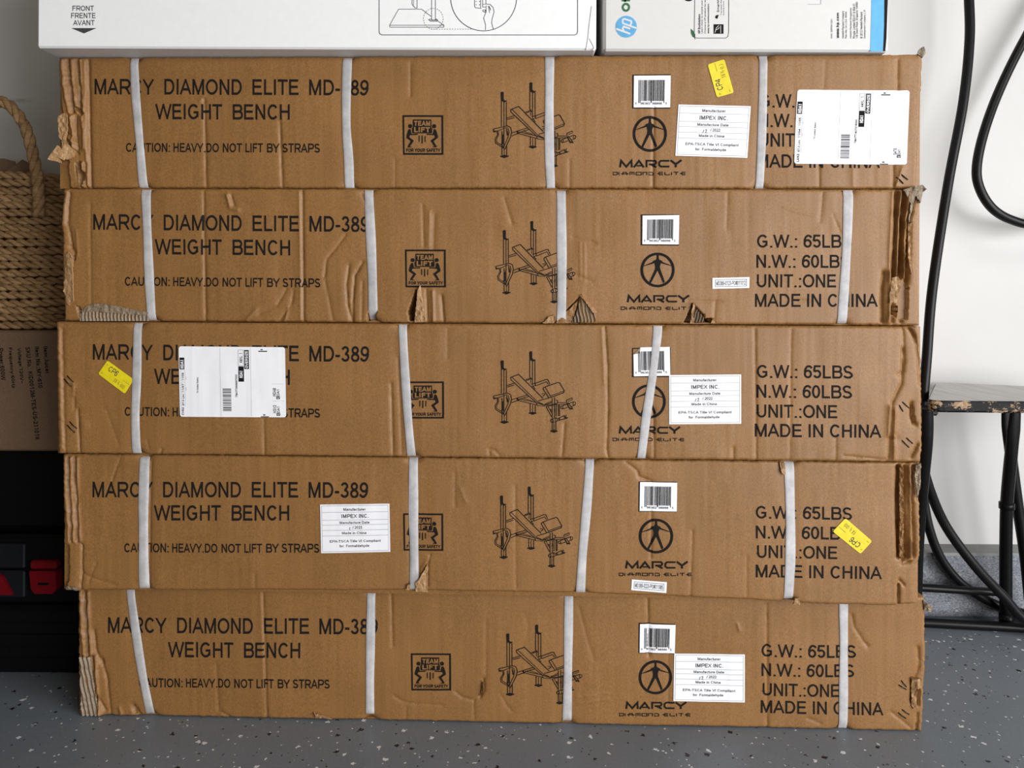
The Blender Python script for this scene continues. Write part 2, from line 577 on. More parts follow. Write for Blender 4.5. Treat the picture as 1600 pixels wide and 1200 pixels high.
    G['g'] = (.78, [arc(.38, m_, .33 - h, R_, 0, 360, 26), [(.70 - h, X), (.70 - h, 1.05)] + arc(.38, 1.06, .31 - h, .22 - h, 10, 160, 12)])
    G['h'] = (.78, [[(lx, 0), (lx, 1)], [(lx, .56)] + arc(.40, .58, .28 - h * .5, .30 - h, 190, 350, 12) + [(.70 - h, 1)]])
    G['i'] = (.31, [[(.155, X), (.155, 1)], [(.155, 0), (.155, .13)]])
    G['l'] = (.31, [[(.155, 0), (.155, 1)]])
    G['k'] = (.70, [[(lx, 0), (lx, 1)], [(.62, X), (lx, .74)], [(.32, .58), (.66, 1)]])
    G['m'] = (1.16, [[(lx, X), (lx, 1)], [(lx, .54)] + arc(.35, .52, .23 - h * .5, .24 - h, 190, 350, 10) + [(.58, 1)], [(.58, .54)] + arc(.83, .52, .23 - h * .5, .24 - h, 190, 350, 10) + [(1.07 - h, 1)]])
    G['n'] = (.78, [[(lx, X), (lx, 1)], [(lx, .56)] + arc(.40, .56, .28 - h * .5, .28 - h, 190, 350, 12) + [(.70 - h, 1)]])
    G['o'] = (.78, [arc(.39, m_, .34 - h, R_, 0, 360, 26)])
    G['p'] = (.78, [[(lx, X), (lx, 1.28)], arc(.40, m_, .33 - h, R_, 0, 360, 26)])
    G['q'] = (.78, [[(.70 - h, X), (.70 - h, 1.28)], arc(.38, m_, .33 - h, R_, 0, 360, 26)])
    G['r'] = (.47, [[(lx, X), (lx, 1)], [(lx, .58)] + arc(.40, .56, .26 - h, .28 - h, 190, 280, 8)])
    G['s'] = (.70, [arc(.36, .46, .26 - h, .18 - h, -20, -200, 10) + [(.36, .64)] + arc(.36, .82, .28 - h, .18 - h, -40, 160, 12)])
    G['t'] = (.39, [[(.20, .06), (.20, .90), (.26, b), (.37, b)], [(.03, X + h), (.37, X + h)]])
    G['u'] = (.78, [[(lx, X), (lx, .72)] + arc(.37, .72, .28 - h * .5, .28 - h, 170, 10, 12) + [(.68 - h, .72)], [(.70 - h, X), (.70 - h, 1)]])
    G['v'] = (.70, [[(.04, X), (.35, 1), (.66, X)]])
    G['w'] = (1.0, [[(.03, X), (.27, 1), (.50, X), (.73, 1), (.97, X)]])
    G['y'] = (.70, [[(.04, X), (.35, .97)], [(.66, X), (.35, .97), (.24, 1.24), (.08, 1.24)]])
    G['z'] = (.70, [[(.06, X + h), (.60, X + h), (.06, b), (.64, b)]])
    G['j'] = (.31, [[(.155, X), (.155, 1.2), (.02, 1.26)], [(.155, 0), (.155, .13)]])
    G['x'] = (.70, [[(.05, X), (.64, 1)], [(.64, X), (.05, 1)]])
    G[','] = (.39, [[(.21, .86), (.21, 1.0), (.14, 1.16)]])
    G['('] = (.47, [arc(.62, .62, .46, .70, 245, 115, 12)])
    G[')'] = (.47, [arc(-.15, .62, .46, .70, -65, 65, 12)])
    G['&'] = (.93, [[(.85, 1), (.28, .30), (.30, .10), (.45, h), (.58, .12), (.56, .30), (.16, .62), (.12, .82), (.30, b), (.55, .92), (.76, .62)]])
    G['~'] = (.82, [[(.06, .62), (.22, .50), (.40, .58), (.58, .66), (.76, .54)]])
    G['@'] = (1.0, [arc(.5, .5, .45 - h, .5 - h, 0, 330, 24), arc(.5, .5, .2, .22, 0, 360, 16)])
    G['\u00a9'] = (1.03, [arc(.5, .5, .48 - h, .5 - h, 0, 360, 28), arc(.5, .5, .22, .24, -40, -320, 14)])
    return G


def ribbon(P, wd):
    """mitred band along a polyline"""
    P = [np.array(p, float) for p in P]
    closed = np.hypot(*(P[0] - P[-1])) < 1e-6
    k = len(P)
    V, T = [], []
    for i in range(k):
        if closed:
            a, c = P[i] - P[i - 1 if i > 0 else k - 2], P[(i + 1) if i < k - 1 else 1] - P[i]
        else:
            a, c = P[i] - P[i - 1] if i else P[1] - P[0], P[i + 1] - P[i] if i < k - 1 else P[-1] - P[-2]
        a, c = a / max(np.hypot(*a), 1e-9), c / max(np.hypot(*c), 1e-9)
        n1, n2 = np.array((-a[1], a[0])), np.array((-c[1], c[0]))
        n = n1 + n2
        L = np.hypot(*n)
        n = n1 if L < 1e-6 else n / L
        sc = 1 / max(0.42, float(n @ n1))
        V += [P[i] + n * wd / 2 * sc, P[i] - n * wd / 2 * sc]
    for i in range(k - 1):
        T += [(2 * i, 2 * i + 1, 2 * i + 3), (2 * i, 2 * i + 3, 2 * i + 2)]
    return V, T


def sharp_split(pls, h):
    """breaks strokes at acute corners and lets the pieces run past each other"""
    out = []
    for pl in pls:
        P = [np.array(p, float) for p in pl]
        cur = [P[0]]
        for i in range(1, len(P)):
            cur.append(P[i])
            if i < len(P) - 1:
                a, c = P[i] - P[i - 1], P[i + 1] - P[i]
                a, c = a / max(np.hypot(*a), 1e-9), c / max(np.hypot(*c), 1e-9)
                if float(a @ c) < -0.5:
                    cur[-1] = P[i] + a * h * 0.8
                    out.append(cur)
                    cur = [P[i] - c * h * 0.8]
        out.append(cur)
    return out


def sans_tris(s, h):
    key = (s, 'sans', h)
    if key not in _font:
        G = glyphs(h)
        x, V, T = 0.0, [], []
        for ch in s:
            adv, pls = G[ch]
            wd = 2 * h
            for pl in sharp_split(pls, h):
                v, t = ribbon(pl, wd * (1.12 if ch in '.:' else 1.0))
                n = len(V)
                V += [(p[0] + x, 1 - p[1]) for p in v]
                T += [tuple(i + n for i in q) for q in t]
            x += adv
        V = np.array(V)
        V[:, 1] = np.clip(V[:, 1], -0.28 if any(ch in 'gjpqy,()' for ch in s) else 0.0, 1)
        lo, hi = V.min(0), V.max(0)
        V = (V - lo) / (hi - lo)
        _font[key] = (V, np.array(T))
    return _font[key]


class Art:
    """triangles in px, each with a material index and a layer"""
    def __init__(s):
        s.T = []        # (3x2 array, mat, layer)

    def tris(s, V, T, m, layer):
        V = np.asarray(V, float)
        for t in T:
            s.T.append((V[list(t)], m, layer))

    def text(s, body, quad, m=0, layer=0, bold=0.0):
        """quad = TL, TR, BR, BL (as read) in px"""
        V, T = sans_tris(body, 0.077 + bold)
        q = np.asarray(quad, float)
        u, v = V[:, :1], 1 - V[:, 1:]
        P = (1 - u) * (1 - v) * q[0] + u * (1 - v) * q[1] + u * v * q[2] + (1 - u) * v * q[3]
        s.tris(P, T, m, layer)

    def line(s, body, x0, y0, x1, y1, m=0, layer=0, bold=0.0, slope=0.0):
        d = slope * (x1 - x0)
        s.text(body, [(x0, y0), (x1, y0 + d), (x1, y1 + d), (x0, y1)], m, layer, bold)

    def poly(s, P, m=0, layer=0, holes=()):
        loops = [[Vector((x, y, 0)) for x, y in P]] + [[Vector((x, y, 0)) for x, y in h] for h in holes]
        T = tessellate_polygon(loops)
        V = [(p.x, p.y) for l in loops for p in l]
        s.tris(V, T, m, layer)

    def rect(s, x0, y0, x1, y1, m=0, layer=0):
        s.poly([(x0, y0), (x1, y0), (x1, y1), (x0, y1)], m, layer)

    def stroke(s, P, wd, m=0, layer=0, closed=False):
        if closed:
            P = list(P) + [P[0]]
        V, T = ribbon(P, wd)
        s.k = (getattr(s, 'k', 0) + 1) % 9
        s.tris(V, T, m, layer + 0.05 * s.k)

    def ellipse(s, cx, cy, rx, ry, m=0, layer=0, inner=None, n=40):
        out = [(cx + rx * math.cos(2 * math.pi * i / n), cy + ry * math.sin(2 * math.pi * i / n)) for i in range(n)]
        if inner is None:
            s.poly(out, m, layer)
        else:
            ix, iy = inner
            inn = [(cx + ix * math.cos(2 * math.pi * i / n), cy + iy * math.sin(2 * math.pi * i / n)) for i in range(n)]
            V = out + inn
            T = []
            for i in range(n):
                j = (i + 1) % n
                T += [(i, j, n + j), (i, n + j, n + i)]
            s.tris(V, T, m, layer)

    def mapped(s, f):
        """a copy of this art with every point passed through f(P Nx2) -> Nx2"""
        a = Art()
        a.T = [(f(t), m, l) for t, m, l in s.T]
        return a

    def extend(s, o):
        s.T += o.T

    def split(s, maxlen):
        out, todo = [], list(s.T)
        while todo:
            t, m, l = todo.pop()
            e = [np.hypot(*(t[(i + 1) % 3] - t[i])) for i in range(3)]
            k = int(np.argmax(e))
            if e[k] <= maxlen:
                out.append((t, m, l))
                continue
            a, b, c = t[k], t[(k + 1) % 3], t[(k + 2) % 3]
            md = (a + b) / 2
            todo.append((np.array([a, md, c]), m, l))
            todo.append((np.array([md, b, c]), m, l))
        s.T = out


def quadmap(q):
    """unit square (v down) -> px quad TL TR BR BL"""
    q = np.asarray(q, float)

    def f(P):
        P = np.asarray(P, float)
        u, v = P[:, :1], P[:, 1:]
        return (1 - u) * (1 - v) * q[0] + u * (1 - v) * q[1] + u * v * q[2] + (1 - u) * v * q[3]
    return f


def aff(x0, y0, sx, sy, X0, Y0, shear=0.0):
    def f(P):
        P = np.asarray(P, float)
        return np.stack([X0 + (P[:, 0] - x0) * sx, Y0 + (P[:, 1] - y0) * sy + (P[:, 0] - x0) * shear], 1)
    return f


def rounded(u0, v0, u1, v1, ru, rv, n=4):
    P = []
    for cx, cy, a in ((u1 - ru, v0 + rv, -90), (u1 - ru, v1 - rv, 0), (u0 + ru, v1 - rv, 90), (u0 + ru, v0 + rv, 180)):
        for i in range(n + 1):
            t = math.radians(a + 90 * i / n)
            P.append((cx + ru * math.cos(t), cy + rv * math.sin(t)))
    return P


# ------------------------------------------------------------------ the stack of cartons
def vnoise(x, y, seed):
    """smooth value noise in [-1,1]"""
    xi, yi = np.floor(x).astype(int), np.floor(y).astype(int)
    fx, fy = x - xi, y - yi
    fx, fy = fx * fx * (3 - 2 * fx), fy * fy * (3 - 2 * fy)

    def h(a, b):
        n = (a * 374761393 + b * 668265263 + seed * 1442695041) & 0x7fffffff
        n = ((n ^ (n >> 13)) * 1274126177) & 0x7fffffff
        n = n ^ (n >> 16)
        return (n & 0xffff) / 32767.5 - 1
    return (h(xi, yi) * (1 - fx) + h(xi + 1, yi) * fx) * (1 - fy) + (h(xi, yi + 1) * (1 - fx) + h(xi + 1, yi + 1) * fx) * fy


def seg_dist(X, Y, pl):
    """distance of points to a polyline"""
    D = np.full(X.shape, 1e9)
    for (ax, ay), (bx, by) in zip(pl[:-1], pl[1:]):
        dx, dy = bx - ax, by - ay
        t = np.clip(((X - ax) * dx + (Y - ay) * dy) / (dx * dx + dy * dy + 1e-9), 0, 1)
        D = np.minimum(D, np.hypot(X - ax - t * dx, Y - ay - t * dy))
    return D


def in_poly(X, Y, P):
    c = np.zeros(X.shape, bool)
    n = len(P)
    for i in range(n):
        x1, y1 = P[i]
        x2, y2 = P[(i + 1) % n]
        if y1 == y2:
            continue
        c ^= ((y1 > Y) != (y2 > Y)) & (X < (x2 - x1) * (Y - y1) / (y2 - y1) + x1)
    return c


MM = 0.001
DEPTH = 0.34
NU, NV = 820, 124


class Carton:
    def __init__(s, spec):
        s.k = spec
        dz = 0.0165
        s.zl, s.zr = spec['z'] + dz, spec['z'] - dz
        ym = (spec['y0'] + spec['y1']) / 2
        A, B = pt(spec['xl'], ym, s.zl), pt(spec['xr'], ym, s.zr)
        s.Z0, s.Z1 = spec['Z0'], spec['Z1']
        s.O = Vector((A.x, A.y, s.Z0))
        d = Vector((B.x - A.x, B.y - A.y, 0))
        s.W = d.length
        s.u = d.normalized()
        s.n = Vector((s.u.y, -s.u.x, 0))
        s.H = s.Z1 - s.Z0
        yaw = math.atan2(s.u.y, s.u.x)
        s.root = bpy.data.objects.new(spec.get('name', 'cardboard_carton'), None)
        COL.objects.link(s.root)
        s.root.empty_display_size = 0.1
        c = s.O + s.u * (s.W / 2) - s.n * (DEPTH / 2)
        s.root.location = c
        s.root.rotation_euler = (0, 0, yaw)
        tag(s.root, spec['label'], 'carton', 'brown cartons in the stack')
        s.make_grid()

    # px -> (u, v) on the flat front plane
    def uv(s, P):
        P = np.asarray(P, float)
        R = np.array(CM.to_3x3())
        d = np.stack([(P[:, 0] - 800) / F, (HZ - P[:, 1]) / F, -np.ones(len(P))], 1) @ R.T
        n = np.array(s.n)
        O = np.array(s.O)
        C = np.array((0, 0, CH))
        t = ((O - C) @ n) / (d @ n)
        Q = C + d * t[:, None] - O
        return np.stack([Q @ np.array(s.u), Q[:, 2]], 1)

    def px(s, U, V):
        Q = np.array(s.O)[None] + U[:, None] * np.array(s.u)[None] + np.stack([0 * V, 0 * V, V], 1) - np.array((0, 0, CH))[None]
        c = Q @ np.array(CM.to_3x3())
        return 800 + F * c[:, 0] / -c[:, 2], HZ - F * c[:, 1] / -c[:, 2]

    def loc(s, U, V, Wd):
        return np.stack([U - s.W / 2, -DEPTH / 2 - Wd, V], 1)

    def make_grid(s):
        k = s.k
        su, sv = np.linspace(0, 1, NU + 1), np.linspace(0, 1, NV + 1)
        U, V = np.meshgrid(su * s.W, sv * s.H)          # rows = v
        sh = U.shape
        X, Y = s.px(U.ravel(), V.ravel())
        X, Y = X.reshape(sh), Y.reshape(sh)
        seed = k['seed']
        D = 0.9 * vnoise(X / 90, Y / 70, seed) + 0.35 * vnoise(X / 22, Y / 60, seed + 1) + 0.16 * vnoise(X / 7, Y / 90, seed + 2)
        for pl, amp, wd in k.get('creases', []):
            d = seg_dist(X, Y, pl)
            d = d + 0.6 * vnoise(X / 9, Y / 9, seed + 5)
            D += 1.55 * amp * np.exp(-np.maximum(d, 0) / wd)
        for (cx, cy, rx, ry, amp) in k.get('dents', []):
            D += amp * np.exp(-((X - cx) / rx) ** 2 - ((Y - cy) / ry) ** 2)
        eb = V / MM
        et = (s.H - V) / MM
        for st in k['straps']:
            sx = np.interp(Y, [p[1] for p in st], [p[0] for p in st])
            dx = X - sx
            D -= 0.9 * np.exp(-(dx / 16) ** 2)
            D -= 5.0 * np.exp(-(dx / 11) ** 2) * (np.exp(-(et / 7) ** 2) + np.exp(-(eb / 7) ** 2))
        s.smooth = D.copy()
        # rounded rim
        el, er = U / MM, (s.W - U) / MM
        rim = np.minimum(np.minimum(eb, et), np.minimum(el, er))
        D -= 2.6 * np.clip(1 - rim / 3.5, 0, 1) ** 2
        for P, amp in k.get('holes', []):
            D[in_poly(X, Y, P)] = amp
        s.D, s.Us, s.Vs = D, su * s.W, sv * s.H
        # outline
        U2, V2 = U.copy(), V.copy()
        if 'L' in k:
            off = (np.interp(Y, [p[0] for p in k['L']], [p[1] for p in k['L']]) - k['xl']) * 0.92 + 0.8 * vnoise(Y / 4, Y * 0, seed + 8)
            U2 += off * MM * np.clip(1 - el / 40, 0, 1)
        if 'R' in k:
            off = (np.interp(Y, [p[0] for p in k['R']], [p[1] for p in k['R']]) - k['xr']) * 0.92 + 0.8 * vnoise(Y / 4, Y * 0, seed + 9)
            U2 += off * MM * np.clip(1 - er / 40, 0, 1)
        ragged = np.abs(vnoise(X / 14, X * 0, seed + 3)) * 0.9 + np.abs(vnoise(X / 3.5, X * 0, seed + 4)) * 0.6
        V2 -= ragged * MM * np.clip(1 - et / 9, 0, 1)
        V2 += ragged * MM * np.clip(1 - eb / 9, 0, 1)
        for st in k['straps']:
            for e, sg, ii in ((et, -1, 0), (eb, 1, -1)):
                V2 += sg * 3.2 * MM * np.exp(-((X - st[ii][0]) / 8) ** 2) * np.clip(1 - e / 14, 0, 1)
        if 'B' in k:                       # hem of the front panel, sagging or lifted
            by = np.interp(X, [p[0] for p in k['B']], [p[1] for p in k['B']])
            _, y0 = s.px(U[0], V[0])
            V2 -= (by - y0[None, :]) * 0.92 * MM * np.clip(1 - eb / 60, 0, 1)
        X0 = s.loc(U2.ravel(), V2.ravel(), D.ravel() * MM)
        s.front = X0
        nv, nu = sh
        I = np.arange(nv * nu).reshape(sh)
        Q = np.stack([I[:-1, :-1], I[:-1, 1:], I[1:, 1:], I[1:, :-1]], -1).reshape(-1, 4)
        FA = [tuple(q) for q in Q.tolist()]
        ring = list(I[0, :]) + list(I[1:, -1]) + list(I[-1, -2::-1]) + list(I[-2:0:-1, 0])
        Vv = X0.tolist()
        base = len(Vv)
        fu, fv = U.ravel(), V.ravel()
        m = len(ring)
        for r in ring:                     # thickness of the front panel, then the carcass behind it
            Vv.append((X0[r][0], -DEPTH / 2 + 0.0055, X0[r][2]))
        for r in ring:
            Vv.append((fu[r] - s.W / 2, -DEPTH / 2 + 0.0065, fv[r]))
        for r in ring:
            Vv.append((fu[r] - s.W / 2, DEPTH / 2, fv[r]))
        for i in range(m):
            j = (i + 1) % m
            FA.append((int(ring[j]), int(ring[i]), base + i, base + j))
            for q in (0, m):
                FA.append((base + q + j, base + q + i, base + q + m + i, base + q + m + j))
        FA.append(tuple(base + 2 * m + i for i in range(m)))
        s.V, s.FA = Vv, FA
        s.fm = [0] * len(FA)
        s.sm = [True] * len(Q) + [False] * (len(FA) - len(Q))

    def disp(s, U, V, smooth=False):
        G = s.smooth if smooth else s.D
        fi = np.clip(U / s.W * NU, 0, NU - 1e-6)
        fj = np.clip(V / s.H * NV, 0, NV - 1e-6)
        i, j = fi.astype(int), fj.astype(int)
        a, b = fi - i, fj - j
        return ((G[j, i] * (1 - a) + G[j, i + 1] * a) * (1 - b) + (G[j + 1, i] * (1 - a) + G[j + 1, i + 1] * a) * b) * MM

    def art_geo(s, art, lift, step=5.0, layer=0.16, smooth=False):
        art.split(step)
        P = np.concatenate([t for t, _, _ in art.T])
        L = np.repeat([l for _, _, l in art.T], 3)
        uv = s.uv(P)
        X = s.loc(uv[:, 0], uv[:, 1], s.disp(uv[:, 0], uv[:, 1], smooth) + (lift + L * layer) * MM)
        FA, M = [], []
        for i, (t, m, _) in enumerate(art.T):
            a, b, c = t
            cr = (b[0] - a[0]) * (c[1] - a[1]) - (b[1] - a[1]) * (c[0] - a[0])
            FA.append((3 * i, 3 * i + 1, 3 * i + 2) if cr < 0 else (3 * i, 3 * i + 2, 3 * i + 1))
            M.append(m)
        return X, FA, M

    def print_on(s, art):
        X, FA, M = s.art_geo(art, 0.45)
        n = len(s.V)
        s.V += X.tolist()
        s.FA += [tuple(i + n for i in f) for f in FA]
        s.fm += [1] * len(FA)
        s.sm += [False] * len(FA)

    def finish(s):
        return mesh('carton_body', s.V, s.FA, [KRAFT, INK], s.fm, s.sm, s.root)

    def sticker(s, name, art, mats, lift=0.9, label=None):
        X, FA, M = s.art_geo(art, lift, step=7.0, layer=0.18)
        o = mesh(name, X.tolist(), FA, mats, M, False, s.root)
        if label:
            o['label'] = label
        return o

    def strap(s, pl, wpx):
        """woven band over the front, tucked round the top and bottom edges"""
        y0, y1 = pl[0][1], pl[-1][1]
        n = 46
        ys = np.linspace(y0, y1, n)
        xs = np.interp(ys, [p[1] for p in pl], [p[0] for p in pl])
        xs = np.convolve(np.pad(xs, 4, mode='edge'), np.ones(9) / 9, 'valid') * 0.7 + xs * 0.3
        wv = wpx * (1 + 0.05 * np.sin(ys / 23.0 + pl[0][0]))
        prof = [(-0.5, 0.2), (-0.42, 0.9), (-0.15, 1.05), (0.15, 1.05), (0.42, 0.9), (0.5, 0.2)]
        V, FA = [], []
        rows = []
        for q, (off, lf) in enumerate(prof):
            uv = s.uv(np.stack([xs + off * wv, ys], 1))
            v = np.clip(uv[:, 1], 0.0015, s.H - 0.0015)
            dd = s.disp(uv[:, 0], v, True)
            rows.append((uv[:, 0], v, np.maximum(dd, -4.5 * MM) + (0.7 + lf) * MM))
        m = len(prof)
        for i in range(n):
            for r in rows:
                V.append(s.loc(r[0][i:i + 1], r[1][i:i + 1], r[2][i:i + 1])[0])
        # tucked ends
        for i, vz in ((0, s.H - 0.001), (n - 1, 0.001)):
            for r in rows:
                V.append(s.loc(r[0][i:i + 1], np.array([vz]), np.array([-0.016]))[0])
        for i in range(n - 1):
            for j in range(m - 1):
                FA.append((i * m + j, i * m + j + 1, (i + 1) * m + j + 1, (i + 1) * m + j)[::-1])
        for j in range(m - 1):
            FA.append((n * m + j, n * m + j + 1, j + 1, j)[::-1])
            FA.append(((n - 1) * m + j, (n - 1) * m + j + 1, (n + 1) * m + j + 1, (n + 1) * m + j)[::-1])
        return mesh('strap', V, FA, STRAP, None, True, s.root)

    def flap(s, P, mat=None, name='torn_flap', th=2.6, base=0.3, crumple=1.1):
        """a torn scrap: list of (px, py, lift mm); a thin solid with its own thickness"""
        P3 = np.array(P, float)
        tri = [P3[list(t)] for t in tessellate_polygon([[Vector((p[0], p[1], 0)) for p in P]])]
        out = []
        while tri:
            t = tri.pop()
            e = [np.hypot(*(t[(i + 1) % 3] - t[i])[:2]) for i in range(3)]
            k = int(np.argmax(e))
            if e[k] <= 3.5:
                out.append(t)
                continue
            a, b, c_ = t[k], t[(k + 1) % 3], t[(k + 2) % 3]
            md = (a + b) / 2
            tri += [np.array([a, md, c_]), np.array([md, b, c_])]
        V, FA, idx, edges = [], [], {}, {}

        def vid(p):
            q = (round(p[0], 3), round(p[1], 3))
            if q not in idx:
                idx[q] = len(V)
                V.append(p)
            return idx[q]
        for t in out:
            a, b, c_ = t
            cr = (b[0] - a[0]) * (c_[1] - a[1]) - (b[1] - a[1]) * (c_[0] - a[0])
            f = [vid(p) for p in (t if cr < 0 else t[::-1])]
            FA.append(tuple(f))
            for i in range(3):
                edges[f[i], f[(i + 1) % 3]] = 1
        V = np.array(V)
        # torn edges are ragged, faces crumpled
        jx = 0.8 * vnoise(V[:, 0] / 2.3, V[:, 1] / 2.3, 71)
        jy = 0.8 * vnoise(V[:, 0] / 2.3, V[:, 1] / 2.3, 72)
        uv = s.uv(V[:, :2] + np.stack([jx, jy], 1))
        lf = V[:, 2] + base + crumple * vnoise(V[:, 0] / 4.5, V[:, 1] / 7.0, 73) + 0.4 * crumple * vnoise(V[:, 0] / 1.8, V[:, 1] / 3, 74)
        n = len(V)
        A = s.loc(uv[:, 0], uv[:, 1], lf * MM)
        B = s.loc(uv[:, 0], uv[:, 1], (lf - th) * MM)
        top = list(FA)
        FA = top + [tuple(i + n for i in t[::-1]) for t in top]
        for (i, j_) in edges:
            if (j_, i) not in edges:
                FA.append((j_, i, n + i, n + j_))
        return mesh(name, np.concatenate([A, B]).tolist(), FA, mat or KRAFT_PALE, None, False, s.root)

    def flutes(s, P, pitch, amp=1.8, lift=0.2, tilt=0.0, mat=None):
        """bare corrugation seen through a torn liner: wavy sheet clipped to polygon P"""
        xs = np.array([p[0] for p in P]); ys = np.array([p[1] for p in P])
        nx, ny = int((xs.max() - xs.min()) / 0.8) + 2, max(3, int((ys.max() - ys.min()) / 1.6) + 2)
        gx, gy = np.meshgrid(np.linspace(xs.min(), xs.max(), nx), np.linspace(ys.min(), ys.max(), ny))
        X, Y = gx.ravel(), gy.ravel()
        wz = lift + amp * np.sin(2 * math.pi * (X + tilt * (Y - ys.min()) + 0.8 * vnoise(Y / 5, X / 40, 3)) / pitch)
        uv = s.uv(np.stack([X, Y], 1))
        L = s.loc(uv[:, 0], uv[:, 1], wz * MM)
        ins = in_poly(X, Y, P)
        FA = []
        for j in range(ny - 1):
            for i in range(nx - 1):
                q = (j * nx + i, j * nx + i + 1, (j + 1) * nx + i + 1, (j + 1) * nx + i)
                if sum(ins[list(q)]) >= 3:
                    FA.append(q[::-1])
        used = sorted({i for f in FA for i in f})
        re = {a: b for b, a in enumerate(used)}
        return mesh('exposed_corrugation', L[used].tolist(), [tuple(re[i] for i in f) for f in FA], mat or KRAFT_GREY, None, True, s.root)

    def staple(s, x0, y0, x1, y1):
        mb = MB()
        uv = s.uv(np.array([(x0, y0), ((x0 + x1) / 2, (y0 + y1) / 2), (x1, y1)], float))
        d = s.disp(uv[:, 0], uv[:, 1])
        L = s.loc(uv[:, 0], uv[:, 1], d + np.array([0.0, 0.9, 0.0]) * MM)
        mb.tube([L[0], L[1], L[2]], 0.00085, 8)
        return mb.build('staple', STEEL, s.root)


def folds(x0s, y0, y1, amps, wd=2.2, lean=0.0):
    """a run of vertical crush folds"""
    return [([(x, y0), (x + lean * 0.5 + (2 if i % 2 else -1.5), (y0 + y1) / 2), (x + lean, y1)], a, wd) for i, (x, a) in enumerate(zip(x0s, amps))]


def vl(x, y0, y1, amp=-1.3, wd=2.2, x1=None):
    return ([(x, y0), (x1 if x1 is not None else x, y1)], amp, wd)


